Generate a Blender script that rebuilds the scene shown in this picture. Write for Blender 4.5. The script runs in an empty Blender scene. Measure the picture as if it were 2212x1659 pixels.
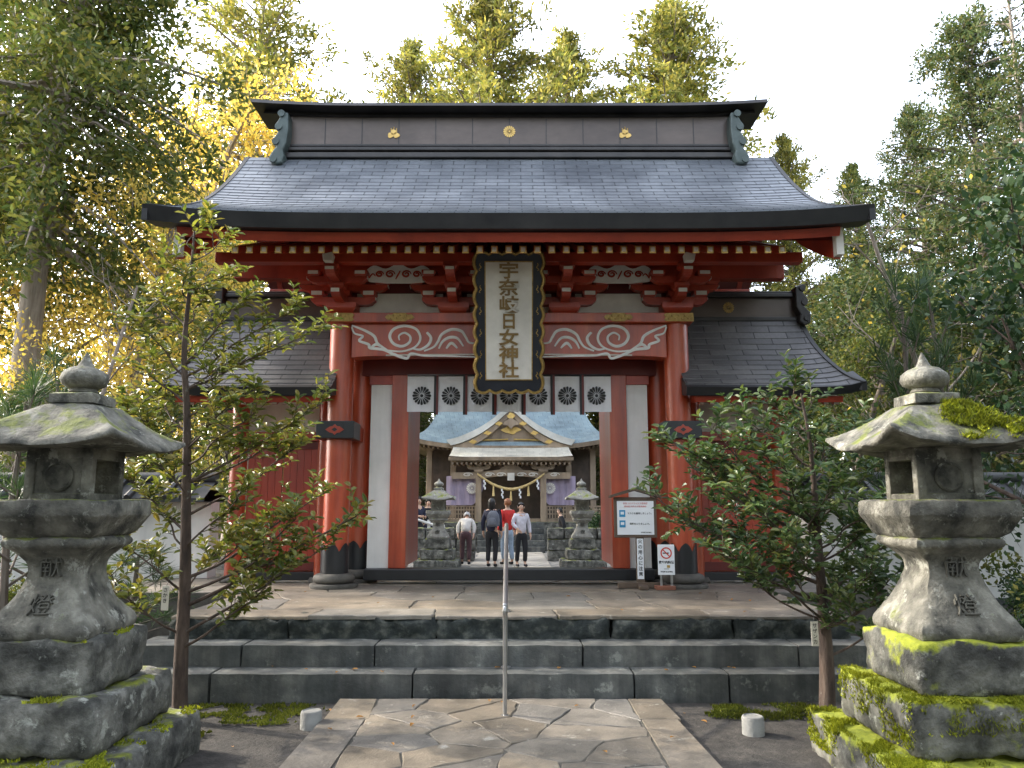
import bpy, math, random
from mathutils import Vector, Matrix, noise
R=math.radians; PI=math.pi; V=Vector
sc=bpy.context.scene; COL=sc.collection
F=1660.0; CAM=V((0.036,0,1.5)); SP=math.sin(R(9)); CP=math.cos(R(9))
def P(px,py,Y):
    u=(px-1106)/F; v=(829.5-py)/F
    s=Y/(CP-v*SP)
    return V((CAM.x+u*s, Y, CAM.z+s*(SP+v*CP)))
# ------------------------------------------------------------------ mesh builder
class MB:
    def __init__(s): s.v=[]; s.f=[]; s.mi=[]; s.m=0; s.uv=None
    def add(s,vs,fs):
        b=len(s.v); s.v.extend([(p[0],p[1],p[2]) for p in vs]); s.f.extend([tuple(b+i for i in f) for f in fs]); s.mi.extend([s.m]*len(fs)); return b
    def box(s,x0,x1,y0,y1,z0,z1):
        s.add([(x0,y0,z0),(x1,y0,z0),(x1,y1,z0),(x0,y1,z0),(x0,y0,z1),(x1,y0,z1),(x1,y1,z1),(x0,y1,z1)],
              [(3,2,1,0),(4,5,6,7),(0,1,5,4),(1,2,6,5),(2,3,7,6),(3,0,4,7)]); return s
    def cbox(s,c,sz,M=None):
        h=[x/2 for x in sz]; vs=[V((sx*h[0],sy*h[1],sz_*h[2])) for sz_ in (-1,1) for sx,sy in ((-1,-1),(1,-1),(1,1),(-1,1))]
        if M: vs=[M@p for p in vs]
        c=V(c); s.add([p+c for p in vs],[(3,2,1,0),(4,5,6,7),(0,1,5,4),(1,2,6,5),(2,3,7,6),(3,0,4,7)]); return s
    def loft(s,rings,closed=True,cap=True):
        n=len(rings[0]); vs=[p for r in rings for p in r]; fs=[]
        m=n if closed else n-1
        for i in range(len(rings)-1):
            for j in range(m):
                k=(j+1)%n; fs.append((i*n+j,i*n+k,(i+1)*n+k,(i+1)*n+j))
        if cap and closed:
            fs.append(tuple(range(n-1,-1,-1))); b=(len(rings)-1)*n; fs.append(tuple(b+j for j in range(n)))
        s.add(vs,fs); return s
    def tube(s,pts,rad,n=8,cap=True,flat=1.0,ref=None):
        pts=[V(p) for p in pts]
        if not isinstance(rad,(list,tuple)): rad=[rad]*len(pts)
        rings=[]; prev=None
        for i,p in enumerate(pts):
            t=(pts[min(i+1,len(pts)-1)]-pts[max(i-1,0)])
            if t.length<1e-9: t=V((0,0,1))
            t.normalize()
            if ref is not None: a=V(ref)
            elif prev is not None: a=prev
            else: a=V((0,0,1)) if abs(t.z)<.9 else V((1,0,0))
            x=(a-t*a.dot(t))
            if x.length<1e-6: x=t.orthogonal()
            x.normalize(); prev=x; y=t.cross(x); r=rad[i]
            rings.append([p+x*(math.cos(2*PI*j/n)*r*flat)+y*(math.sin(2*PI*j/n)*r) for j in range(n)])
        s.loft(rings,True,cap); return s
    def lathe(s,prof,c=(0,0,0),n=20,cap=True):
        s.loft([[V((c[0]+r*math.cos(2*PI*j/n),c[1]+r*math.sin(2*PI*j/n),c[2]+z)) for j in range(n)] for r,z in prof],True,cap); return s
    def prism_xz(s,poly,y0,y1):
        n=len(poly); area=sum(poly[i][0]*poly[(i+1)%n][1]-poly[(i+1)%n][0]*poly[i][1] for i in range(n))
        if area<0: poly=poly[::-1]
        vs=[(x,y0,z) for x,z in poly]+[(x,y1,z) for x,z in poly]
        s.add(vs,[tuple(range(n)),tuple(range(2*n-1,n-1,-1))]+[(i,n+i,n+(i+1)%n,(i+1)%n) for i in range(n)]); return s
    def prism_xy(s,poly,z0,z1,inset=0):
        n=len(poly); area=sum(poly[i][0]*poly[(i+1)%n][1]-poly[(i+1)%n][0]*poly[i][1] for i in range(n))
        if area<0: poly=poly[::-1]
        cx=sum(p[0] for p in poly)/n; cy=sum(p[1] for p in poly)/n
        rings=[[(x,y,z0) for x,y in poly]]
        if inset:
            rings.append([(x,y,z1-inset) for x,y in poly])
            q=[]
            for x,y in poly:
                d=math.hypot(x-cx,y-cy) or 1; k=1-inset*1.4/d; q.append((cx+(x-cx)*k,cy+(y-cy)*k,z1))
            rings.append(q)
        else: rings.append([(x,y,z1) for x,y in poly])
        s.loft(rings); return s
    def xform(s,M,start=0):
        s.v[start:]=[tuple(M@V(p)) for p in s.v[start:]]; return s
    def mesh(s,name,mats,smooth=None):
        me=bpy.data.meshes.new(name); me.from_pydata(s.v,[],s.f)
        if not isinstance(mats,(list,tuple)): mats=[mats]
        for m in mats: me.materials.append(m)
        if len(mats)>1: me.polygons.foreach_set('material_index',s.mi)
        if s.uv:
            ul=me.uv_layers.new(name='UVMap'); li=[0]*len(me.loops); me.loops.foreach_get('vertex_index',li)
            arr=[]
            for i in li: arr.extend(s.uv.get(i,(0,0)))
            ul.data.foreach_set('uv',arr)
        if smooth is not None:
            me.polygons.foreach_set('use_smooth',[True]*len(me.polygons))
            if smooth<180: me.set_sharp_from_angle(angle=R(smooth))
        me.update(); return me
def thing(name,label,cat,loc=(0,0,0),group=None):
    o=bpy.data.objects.new(name,None); COL.objects.link(o); o.location=loc; o.empty_display_size=.1
    o['label']=label; o['category']=cat
    if group: o['group']=group
    return o
def obj(name,mb,mats,parent=None,smooth=None,bevel=0):
    me=mb if isinstance(mb,bpy.types.Mesh) else mb.mesh(name,mats,smooth)
    o=bpy.data.objects.new(name,me); COL.objects.link(o)
    if parent is not None:
        o.parent=parent
        if parent.type=='EMPTY': o.location=-V(parent.location)
    if bevel:
        b=o.modifiers.new('bevel','BEVEL'); b.width=bevel; b.segments=2; b.limit_method='ANGLE'; b.angle_limit=R(40)
    return o
def struct(name,mb,mats,smooth=None,kind='structure',bevel=0):
    o=obj(name,mb,mats,None,smooth,bevel); o['kind']=kind; return o
def tag(o,label,cat,group=None):
    o['label']=label; o['category']=cat
    if group: o['group']=group
    return o
def dup(root,loc,rz=0,scale=1,label=None,group=None):
    r=root.copy(); COL.objects.link(r); r.location=loc; r.rotation_euler=(0,0,rz); r.scale=(scale,)*3
    if label: r['label']=label
    if group: r['group']=group
    for ch in list(root.children):
        c=ch.copy(); COL.objects.link(c); c.parent=r
        for g in ch.children:
            d=g.copy(); COL.objects.link(d); d.parent=c
    return r
def smooth_path(pts,n=6):
    pts=[V(p) for p in pts]; out=[]
    for i in range(len(pts)-1):
        p0=pts[max(i-1,0)];p1=pts[i];p2=pts[i+1];p3=pts[min(i+2,len(pts)-1)]
        for k in range(n):
            t=k/n; out.append(.5*((2*p1)+(p2-p0)*t+(2*p0-5*p1+4*p2-p3)*t*t+(3*p1-p0-3*p2+p3)*t**3))
    out.append(pts[-1]); return out
# ------------------------------------------------------------------ materials
def nodes(name):
    m=bpy.data.materials.new(name); m.use_nodes=True; nt=m.node_tree; return m,nt,nt.nodes['Principled BSDF'],nt.nodes['Material Output']
def ramp(nt,cols,lo=.3,hi=.7):
    r=nt.nodes.new('ShaderNodeValToRGB'); e=r.color_ramp.elements
    while len(e)<len(cols): e.new(.5)
    for i,c in enumerate(cols):
        e[i].position=lo+(hi-lo)*i/max(1,len(cols)-1); e[i].color=(*c,1)
    return r
def noise_n(nt,scale,detail=6,vec=None,rough=.6):
    n=nt.nodes.new('ShaderNodeTexNoise'); n.inputs['Scale'].default_value=scale; n.inputs['Detail'].default_value=detail; n.inputs['Roughness'].default_value=rough
    if vec is not None: nt.links.new(vec,n.inputs['Vector'])
    return n
def mix(nt,a,b,fac,mode='MIX'):
    n=nt.nodes.new('ShaderNodeMix'); n.data_type='RGBA'; n.blend_type=mode
    def s(i,x):
        if hasattr(x,'links') : nt.links.new(x,n.inputs[i])
        elif isinstance(x,(int,float)): n.inputs[i].default_value=x
        else: n.inputs[i].default_value=(*x,1)
    s(0,fac); s(6,a); s(7,b); return n.outputs[2]
def vmap(nt,vec,scale):
    n=nt.nodes.new('ShaderNodeMapping'); n.inputs['Scale'].default_value=scale; nt.links.new(vec,n.inputs['Vector']); return n.outputs[0]
def mat(name,cols,scale=4,rough=.7,bump=.15,bscale=40,metal=0,stretch=None,moss=0,dirt=.35,lichen=None,lo=.3,hi=.7,island=None,coat=0,mosscol=((.10,.13,.015),(.24,.27,.03)),mossw=.35,streak=0):
    m,nt,b,out=nodes(name); tc=nt.nodes.new('ShaderNodeTexCoord').outputs['Object']
    vec=vmap(nt,tc,stretch) if stretch else tc
    n1=noise_n(nt,scale,7,vec); r=ramp(nt,cols,lo,hi); nt.links.new(n1.outputs[0],r.inputs[0]); col=r.outputs[0]
    if island:
        g=nt.nodes.new('ShaderNodeNewGeometry'); rr=ramp(nt,island,0,1); nt.links.new(g.outputs['Random Per Island'],rr.inputs[0]); col=mix(nt,col,rr.outputs[0],1.0,'MULTIPLY')
    if lichen:
        n3=noise_n(nt,lichen[1],8,tc,.7); r3=ramp(nt,[(0,0,0),(1,1,1)],lichen[2],lichen[2]+.07); nt.links.new(n3.outputs[0],r3.inputs[0]); col=mix(nt,col,lichen[0],r3.outputs[0])
    if streak:
        n4=noise_n(nt,1.0,5,vmap(nt,tc,(7,7,.5)),.65); r4=ramp(nt,[(1-streak,)*3,(1+streak*.25,)*3],.35,.65); nt.links.new(n4.outputs[0],r4.inputs[0]); col=mix(nt,col,r4.outputs[0],1.0,'MULTIPLY')
    if dirt:
        n2=noise_n(nt,.9,5,tc); r2=ramp(nt,[(1-dirt,)*3,(1+dirt*.3,)*3],.3,.7); nt.links.new(n2.outputs[0],r2.inputs[0]); col=mix(nt,col,r2.outputs[0],1.0,'MULTIPLY')
    if moss:
        g=nt.nodes.new('ShaderNodeNewGeometry'); sx=nt.nodes.new('ShaderNodeSeparateXYZ'); nt.links.new(g.outputs['Normal'],sx.inputs[0])
        nm=noise_n(nt,5,8,tc,.65); ad=nt.nodes.new('ShaderNodeMath'); ad.operation='MULTIPLY_ADD'; nt.links.new(sx.outputs[2],ad.inputs[0]); ad.inputs[1].default_value=mossw; nt.links.new(nm.outputs[0],ad.inputs[2])
        rm=ramp(nt,[(0,0,0),(1,1,1)],1.0-moss,1.0-moss+.10); nt.links.new(ad.outputs[0],rm.inputs[0])
        nc=noise_n(nt,14,5,tc); rc=ramp(nt,list(mosscol)); nt.links.new(nc.outputs[0],rc.inputs[0])
        col=mix(nt,col,rc.outputs[0],rm.outputs[0])
    nt.links.new(col,b.inputs['Base Color']); b.inputs['Roughness'].default_value=rough; b.inputs['Metallic'].default_value=metal
    if coat: b.inputs['Coat Weight'].default_value=coat; b.inputs['Coat Roughness'].default_value=.25
    if bump:
        nb=noise_n(nt,bscale,6,vec); bp=nt.nodes.new('ShaderNodeBump'); bp.inputs['Strength'].default_value=bump; bp.inputs['Distance'].default_value=.02; nt.links.new(nb.outputs[0],bp.inputs['Height']); nt.links.new(bp.outputs[0],b.inputs['Normal'])
        rv=nt.nodes.new('ShaderNodeMapRange'); rv.inputs[3].default_value=max(.05,rough-.12); rv.inputs[4].default_value=min(1,rough+.12); nt.links.new(n1.outputs[0],rv.inputs[0]); nt.links.new(rv.outputs[0],b.inputs['Roughness'])
    return m
def leaf_mat(name,cols,trans=.4,rough=.5,nscale=.5,vary=.5,gloss=.3,tint=(1.3,1.25,.8)):
    m,nt,b,out=nodes(name); g=nt.nodes.new('ShaderNodeNewGeometry'); r=ramp(nt,cols,0,1); nt.links.new(g.outputs['Random Per Island'],r.inputs[0])
    tc=nt.nodes.new('ShaderNodeTexCoord').outputs['Object']; n=noise_n(nt,nscale,3,tc); rr=ramp(nt,[(1-vary,)*3,(1+vary*.5,)*3],.35,.65); nt.links.new(n.outputs[0],rr.inputs[0])
    col=mix(nt,r.outputs[0],rr.outputs[0],1.0,'MULTIPLY'); nt.links.new(col,b.inputs['Base Color']); b.inputs['Roughness'].default_value=rough; b.inputs['Specular IOR Level'].default_value=gloss
    t=nt.nodes.new('ShaderNodeBsdfTranslucent'); c2=mix(nt,col,tint,1.0,'MULTIPLY'); nt.links.new(c2,t.inputs[0])
    ms=nt.nodes.new('ShaderNodeMixShader'); ms.inputs[0].default_value=trans; nt.links.new(b.outputs[0],ms.inputs[1]); nt.links.new(t.outputs[0],ms.inputs[2]); nt.links.new(ms.outputs[0],out.inputs[0]); return m
def shingle_mat(name,c1,c2,mortar,bw,rough=.45,metal=.25):
    m,nt,b,out=nodes(name); tc=nt.nodes.new('ShaderNodeTexCoord'); bt=nt.nodes.new('ShaderNodeTexBrick')
    nt.links.new(tc.outputs['UV'],bt.inputs['Vector']); bt.inputs['Color1'].default_value=(*c1,1); bt.inputs['Color2'].default_value=(*c2,1); bt.inputs['Mortar'].default_value=(*mortar,1)
    bt.inputs['Scale'].default_value=1; bt.inputs['Brick Width'].default_value=bw; bt.inputs['Row Height'].default_value=1; bt.inputs['Mortar Size'].default_value=.009; bt.inputs['Mortar Smooth'].default_value=.3
    n=noise_n(nt,1.3,6,tc.outputs['Object']); r=ramp(nt,[(.62,.62,.64),(1.2,1.18,1.16)]); nt.links.new(n.outputs[0],r.inputs[0]); col=mix(nt,bt.outputs[0],r.outputs[0],1.0,'MULTIPLY')
    n2=noise_n(nt,30,4,tc.outputs['Object']); r2=ramp(nt,[(.85,.85,.85),(1.1,1.1,1.1)]); nt.links.new(n2.outputs[0],r2.inputs[0]); col=mix(nt,col,r2.outputs[0],1.0,'MULTIPLY')
    nt.links.new(col,b.inputs['Base Color']); b.inputs['Metallic'].default_value=metal
    rv=nt.nodes.new('ShaderNodeMapRange'); rv.inputs[3].default_value=rough-.12; rv.inputs[4].default_value=rough+.15; nt.links.new(n.outputs[0],rv.inputs[0]); nt.links.new(rv.outputs[0],b.inputs['Roughness'])
    bp=nt.nodes.new('ShaderNodeBump'); bp.inputs['Strength'].default_value=.35; bp.inputs['Distance'].default_value=.01; bp.invert=True; nt.links.new(bt.outputs['Fac'],bp.inputs['Height']); nt.links.new(bp.outputs[0],b.inputs['Normal']); return m
M={}
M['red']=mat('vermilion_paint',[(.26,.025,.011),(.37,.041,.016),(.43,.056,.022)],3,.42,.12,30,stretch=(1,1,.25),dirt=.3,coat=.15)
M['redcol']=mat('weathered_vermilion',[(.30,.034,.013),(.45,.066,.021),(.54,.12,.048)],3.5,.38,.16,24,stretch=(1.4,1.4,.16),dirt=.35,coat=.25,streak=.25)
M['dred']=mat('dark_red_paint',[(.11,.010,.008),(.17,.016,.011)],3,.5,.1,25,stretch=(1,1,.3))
M['black']=mat('black_lacquer',[(.008,.009,.011),(.016,.017,.02)],4,.4,.06,30,dirt=.2)
M['eave']=mat('dark_copper_fascia',[(.014,.015,.018),(.032,.031,.032)],4,.5,.05,20,metal=.1)
M['ridge']=mat('brown_copper_ridge',[(.085,.066,.057),(.135,.107,.092)],3,.36,.05,14,metal=.3,stretch=(.6,1,1.5))
M['ridged']=mat('dark_copper_ridge',[(.028,.027,.028),(.06,.055,.054)],4,.4,.05,20,metal=.3)
M['patina']=mat('verdigris_copper',[(.05,.068,.066),(.10,.13,.125)],6,.5,.08,30,metal=.25)
M['gold']=mat('gilt_metal',[(.50,.32,.09),(.72,.50,.17)],9,.36,.12,50,metal=.6,dirt=.2)
M['golddk']=mat('aged_gilt_metal',[(.26,.17,.05),(.52,.35,.11)],22,.42,.3,60,metal=.5,dirt=.3)
M['white']=mat('white_plaster',[(.68,.67,.64),(.80,.79,.76)],2.5,.8,.05,60,dirt=.16,streak=.08)
M['cream']=mat('aged_white_paint',[(.56,.53,.48),(.75,.72,.66)],3,.75,.08,40,dirt=.22)
M['shingle']=shingle_mat('copper_shingles',(.142,.160,.186),(.192,.212,.240),(.058,.066,.078),.30,.45)
M['shingle2']=shingle_mat('brown_copper_shingles',(.115,.112,.112),(.165,.160,.158),(.04,.04,.04),.42,.45)
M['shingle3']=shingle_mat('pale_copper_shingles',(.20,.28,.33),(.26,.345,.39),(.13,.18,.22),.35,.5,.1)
M['stone']=mat('weathered_lantern_stone',[(.055,.055,.046),(.15,.145,.12),(.21,.20,.165),(.31,.30,.25)],7,.92,.9,28,moss=.22,lichen=((.42,.42,.365),10,.57),dirt=.5,mosscol=((.07,.085,.018),(.16,.18,.035)),lo=.36,hi=.64,streak=.3)
M['stonebase']=mat('mossy_block_stone',[(.045,.046,.04),(.13,.13,.114),(.25,.245,.215)],7,.92,1.0,24,moss=.29,lichen=((.42,.43,.38),8,.58),dirt=.5,mosscol=((.10,.12,.014),(.24,.265,.028)),mossw=.24,lo=.36,hi=.64,streak=.3)
M['stonemoss']=mat('thickly_mossed_stone',[(.045,.045,.039),(.12,.12,.104),(.23,.225,.195)],7,.92,1.0,24,moss=.44,lichen=((.44,.45,.40),8,.59),dirt=.45,mosscol=((.14,.17,.012),(.33,.355,.03)),mossw=.26,lo=.36,hi=.64,streak=.3)
M['stonelight']=mat('grey_lantern_stone',[(.14,.14,.12),(.26,.25,.22),(.36,.35,.31)],5,.9,.6,30,moss=.2,lichen=((.46,.47,.42),8,.57),dirt=.4)
M['step']=mat('dark_step_stone',[(.06,.067,.065),(.115,.12,.113),(.21,.21,.19)],4,.7,.4,35,lichen=((.27,.28,.25),5,.59),dirt=.5,streak=.4,lo=.34,hi=.68)
M['rough']=mat('rough_dark_rock',[(.008,.013,.013),(.032,.039,.036),(.13,.135,.115)],9,.9,.9,22,moss=.12,dirt=.4)
TINT=[(.60,.62,.66),(1.05,.95,.82),(.80,.83,.88),(1.2,1.08,.92),(.72,.66,.58),(1.0,1.0,.98)]
M['flag']=mat('flagstone',[(.12,.112,.098),(.215,.198,.170),(.29,.262,.222)],3.5,.6,.4,30,island=TINT,lichen=((.35,.325,.275),6,.60),dirt=.4)
M['grout']=mat('path_grout',[(.07,.066,.055),(.13,.12,.10)],9,.95,.6,40)
M['soil']=mat('dark_soil',[(.022,.02,.018),(.05,.045,.04),(.10,.09,.078)],11,.95,.8,45,lo=.25,hi=.75)
M['mossleaf']=leaf_mat('moss_tufts',[(.12,.15,.014),(.23,.26,.024),(.37,.39,.04)],.25,.8,3,.5,.1)
M['steel']=mat('brushed_steel',[(.36,.36,.36),(.48,.48,.48)],4,.32,.03,60,metal=.85,dirt=.2)
M['wood']=mat('weathered_brown_wood',[(.07,.045,.03),(.13,.09,.06)],5,.7,.2,25,stretch=(1,1,.15))
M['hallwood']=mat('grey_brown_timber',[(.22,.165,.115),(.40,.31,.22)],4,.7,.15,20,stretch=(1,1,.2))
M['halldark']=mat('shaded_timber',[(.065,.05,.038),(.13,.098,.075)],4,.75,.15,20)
M['purple']=mat('faded_purple_cloth',[(.29,.24,.33),(.42,.35,.46)],3,.9,.1,20,stretch=(3,3,.4))
M['straw']=mat('straw_rope',[(.50,.36,.14),(.70,.54,.26)],30,.85,.4,60)
M['cloth']=mat('white_curtain_cloth',[(.68,.68,.70),(.78,.78,.80)],2,.9,.06,30,stretch=(4,1,.5),dirt=.1)
M['ink']=mat('black_ink',[(.012,.012,.014),(.02,.02,.022)],5,.6,0)
M['navy']=mat('navy_lacquer',[(.008,.012,.022),(.016,.022,.036)],5,.4,.05,30)
M['paper']=mat('white_sign_face',[(.72,.74,.75),(.80,.81,.82)],2,.5,0,dirt=.06)
M['blue']=mat('blue_print',[(.02,.22,.42),(.03,.28,.5)],2,.5,0,dirt=0)
M['redink']=mat('red_print',[(.5,.03,.02),(.6,.05,.03)],2,.5,0,dirt=0)
M['bark']=mat('grey_brown_bark',[(.09,.07,.055),(.19,.155,.125),(.28,.24,.20)],4,.95,.7,22,stretch=(2.5,2.5,.3))
M['barkd']=mat('dark_reddish_bark',[(.035,.024,.019),(.085,.058,.044),(.15,.11,.085)],8,.9,.6,30,stretch=(2,2,.5),lichen=((.22,.22,.19),12,.64))
M['barkp']=mat('pale_bark',[(.17,.135,.105),(.27,.225,.18),(.36,.31,.26)],6,.95,.6,25,stretch=(3,3,.35))
M['tile']=mat('dark_wall_tiles',[(.03,.032,.035),(.07,.072,.075)],5,.5,.1,30)
M['skin']=mat('skin',[(.50,.31,.22),(.56,.36,.26)],5,.55,0,dirt=0)
M['tan']=mat('raw_wood_plate',[(.62,.57,.47),(.72,.68,.58)],4,.7,.05,30)
M['bs']=mat('base_stone',[(.06,.055,.05),(.14,.13,.11)],8,.8,.3,40)
M['carv']=mat('carved_shadow_stone',[(.075,.073,.06),(.13,.126,.105)],8,.95,.3,40)
M['cast']=mat('pale_cast_stone',[(.22,.22,.21),(.32,.32,.30)],8,.85,.3,50)
def cloth(n,c): return mat(n,[tuple(x*.8 for x in c),tuple(min(1,x*1.15) for x in c)],12,.85,.3,25,dirt=.15)
LM={}
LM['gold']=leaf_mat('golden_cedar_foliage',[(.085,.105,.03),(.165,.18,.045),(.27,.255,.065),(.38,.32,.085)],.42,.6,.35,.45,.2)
LM['yellow']=leaf_mat('autumn_yellow_leaves',[(.50,.34,.07),(.64,.47,.11),(.72,.58,.18),(.42,.36,.09)],.5,.6,.5,.3,.2)
LM['green']=leaf_mat('mid_green_foliage',[(.04,.065,.020),(.08,.11,.03),(.13,.15,.038),(.19,.175,.045)],.4,.6,.5,.5,.2)
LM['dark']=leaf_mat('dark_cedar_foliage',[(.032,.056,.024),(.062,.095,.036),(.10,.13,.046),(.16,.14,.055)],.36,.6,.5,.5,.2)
LM['camel']=leaf_mat('glossy_dark_leaves',[(.018,.042,.02),(.034,.07,.027),(.06,.10,.036)],.25,.45,1,.4,.25)
LM['sakl']=leaf_mat('olive_glossy_leaves',[(.065,.10,.022),(.13,.165,.032),(.215,.23,.045),(.27,.22,.06)],.38,.38,1.2,.35,.45)
LM['sakr']=leaf_mat('deep_green_glossy_leaves',[(.035,.072,.028),(.06,.112,.038),(.105,.16,.05),(.16,.18,.06)],.32,.36,1.2,.35,.5)
LM['pine']=leaf_mat('pine_needles',[(.025,.06,.025),(.05,.10,.035),(.09,.14,.05)],.25,.5,1,.4,.3)
LM['fall']=leaf_mat('fallen_dry_leaf',[(.22,.10,.03),(.36,.17,.045),(.42,.27,.08)],.2,.6,1,.3,.3)
# ------------------------------------------------------------------ text
def glyph(mb,s,size,M4,bold=0,ext=.002):
    cu=bpy.data.curves.new('t','FONT'); cu.body=s; cu.size=size; cu.align_x='CENTER'; cu.align_y='CENTER'; cu.extrude=ext; cu.offset=bold; cu.resolution_u=3
    o=bpy.data.objects.new('t',cu); COL.objects.link(o); dg=bpy.context.evaluated_depsgraph_get()
    me=bpy.data.meshes.new_from_object(o.evaluated_get(dg))
    mb.add([M4@v.co for v in me.vertices],[tuple(p.vertices) for p in me.polygons])
    bpy.data.objects.remove(o); bpy.data.meshes.remove(me)
FRONT=Matrix(((1,0,0,0),(0,0,-1,0),(0,1,0,0),(0,0,0,1)))
def front(x,y,z,tilt=0): return Matrix.Translation((x,y,z))@Matrix.Rotation(tilt,4,'X')@FRONT
def skin(verts,edges,radii,mats,sub=1):
    me=bpy.data.meshes.new('s'); me.from_pydata(verts,edges,[]); o=bpy.data.objects.new('s',me); COL.objects.link(o)
    k=o.modifiers.new('k','SKIN'); k.use_smooth_shade=True; u=o.modifiers.new('u','SUBSURF'); u.levels=sub; u.render_levels=sub
    for i,v in enumerate(me.skin_vertices[0].data):
        r=radii[i]; v.radius=r if isinstance(r,tuple) else (r,r)
        v.use_root=(i==0)
    dg=bpy.context.evaluated_depsgraph_get(); m2=bpy.data.meshes.new_from_object(o.evaluated_get(dg)); bpy.data.objects.remove(o)
    m2.materials.clear(); m2.materials.append(mats); m2.polygons.foreach_set('use_smooth',[True]*len(m2.polygons)); return m2
# ------------------------------------------------------------------ people
def person(label,loc,face,top,legs,hair,shoe,h=1.62,lean=0,arms=None,stride=.0,long_hair=False,hem=.84,collar=None):
    t=thing('person',label,'person',(0,0,0))
    k=h/1.72; Lm=Matrix.Translation((0,0,.92))@Matrix.Rotation(lean,4,'X')@Matrix.Translation((0,0,-.92))
    U=lambda p: tuple((Lm@V(p))*k)
    D=lambda p: tuple(V(p)*k)
    arms=arms or {-1:((-.23,.03,1.10),(-.24,-.05,.86)),1:((.23,.03,1.10),(.24,-.05,.86))}
    vs=[D((0,0,.92)),U((0,0,1.08)),U((0,0,1.27)),U((0,.01,1.40)),U((0,.005,1.46)),U((0,-.012,1.52)),U((0,-.012,1.59)),U((0,0,1.66))]
    ed=[(0,1),(1,2),(2,3),(3,4),(4,5),(5,6),(6,7)]; rd=[.115,.11,.125,.07,.05,.066,.082,.066]
    vs.append(U((0,-.095,1.565))); ed.append((6,8)); rd.append(.012)
    for s in (-1,1):
        e,w=arms[s]; sh=V((s*.165,.01,1.365)); e=V(e); w=V(w); d=(w-e).normalized(); b=len(vs)
        vs+= [U(sh),U(e),U(w),U(w+d*.075)]; ed+=[(3,b),(b,b+1),(b+1,b+2),(b+2,b+3)]; rd+=[.055,.042,.028,.033]
        side=d.cross(V((1,0,0))).normalized() if abs(d.x)<.9 else V((0,1,0))
        for q,(o,l) in enumerate(((-.03,.06),(-.01,.075),(.01,.07),(.03,.055))):
            f=len(vs); pp=w+d*.085+side*o; vs+=[U(pp),U(pp+d*l*.55+V((-s*.008,0,0))),U(pp+d*l+V((-s*.024,0,0)))]; ed+=[(b+3,f),(f,f+1),(f+1,f+2)]; rd+=[.010,.009,.008]
        f=len(vs); pp=w+d*.03-side*.035; vs+=[U(pp),U(pp+d*.035-side*.022)]; ed+=[(b+2,f),(f,f+1)]; rd+=[.011,.009]
    ank=[]
    for s in (-1,1):
        b=len(vs); st=stride*s
        hp=V((s*.09,0,.86)); kn=V((s*.10,-.03-st*.5,.48)); an=V((s*.10,.03-st,.09)); to=an+V((0,-.15,-.05)); ank.append((hp,kn,an,to))
        vs+=[D(hp),D(kn),D(an),D(to)]; ed+=[(0,b),(b,b+1),(b+1,b+2),(b+2,b+3)]; rd+=[.085,.056,.036,.03]
    obj('body',skin(vs,ed,[r*k for r in rd],M['skin'],1),None,t)
    tv=[D((0,0,hem)),U((0,0,1.0)),U((0,0,1.14)),U((0,0,1.28)),U((0,.01,1.41))]; te=[(0,1),(1,2),(2,3),(3,4)]; tr=[.155,.15,.15,.15,.078]
    for s in (-1,1):
        e,w=arms[s]; b=len(tv); e=V(e); w=V(w); tv+=[U((s*.165,.01,1.355)),U(e),U(e.lerp(w,.92))]; te+=[(3,b),(b,b+1),(b+1,b+2)]; tr+=[.078,.062,.045]
    obj('top',skin(tv,te,[r*k for r in tr],top,1),None,t)
    lv=[D((0,0,.95)),D((0,0,.88))]; le=[(0,1)]; lr=[.13,.14]
    for hp,kn,an,to in ank:
        b=len(lv); lv+=[D(hp-V((0,0,.08))),D(kn),D(an+V((0,0,.03)))]; le+=[(1,b),(b,b+1),(b+1,b+2)]; lr+=[.10,.076,.062]
    obj('trousers',skin(lv,le,[r*k for r in lr],legs,1),None,t)
    for hp,kn,an,to in ank:
        obj('shoe',skin([D(an-V((0,-.03,.035))),D(an+V((0,-.06,-.045))),D(to+V((0,-.02,0)))],[(0,1),(1,2)],[.05*k,.046*k,.036*k],shoe,1),None,t)
    hb=MB(); c=V((0,.012,1.60)); n,mr=14,9
    pv={}
    for i in range(mr+1):
        th=PI*i/mr
        for j in range(n):
            a=2*PI*j/n; d=V((math.sin(th)*math.cos(a),math.sin(th)*math.sin(a),math.cos(th))); rr=V((.098,.112,.122))
            q=c+V((d.x*rr.x,d.y*rr.y,d.z*rr.z))*(1+.04*math.sin(j*3+i*2))
            if long_hair and d.y>.0 and d.z<-.2: q.z-=.09
            pv[(i,j)]=(U(q),d)
    keys=list(pv); idx={kk:i for i,kk in enumerate(keys)}; fs=[]
    for i in range(mr):
        for j in range(n):
            q=[(i,j),(i+1,j),(i+1,(j+1)%n),(i,(j+1)%n)]; d=sum((pv[x][1] for x in q),V((0,0,0)))/4
            if d.y<-.15 and d.z<.42: continue
            if d.z<(-.85 if long_hair else -.45): continue
            fs.append(tuple(idx[x] for x in q))
    hb.add([pv[x][0] for x in keys],fs); obj('hair',hb,hair,t,180)
    for s in (-1,1):
        e=MB(); e.lathe([(.001,-.008),(.010,0),(.001,.008)],(0,0,0),8); e.xform(Matrix.Translation(U((s*.034,-.088,1.59)))); obj('eye',e,M['ink'],t,180)
        e=MB(); e.lathe([(.004,-.03),(.016,0),(.004,.03)],(0,0,0),8); e.xform(Matrix.Translation(U((s*.088,0,1.575)))); obj('ear',e,M['skin'],t,180)
    mo=MB(); mo.cbox(U((0,-.083,1.525)),(.04*k,.012*k,.010*k)); obj('mouth',mo,M['redink'],t)
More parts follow.
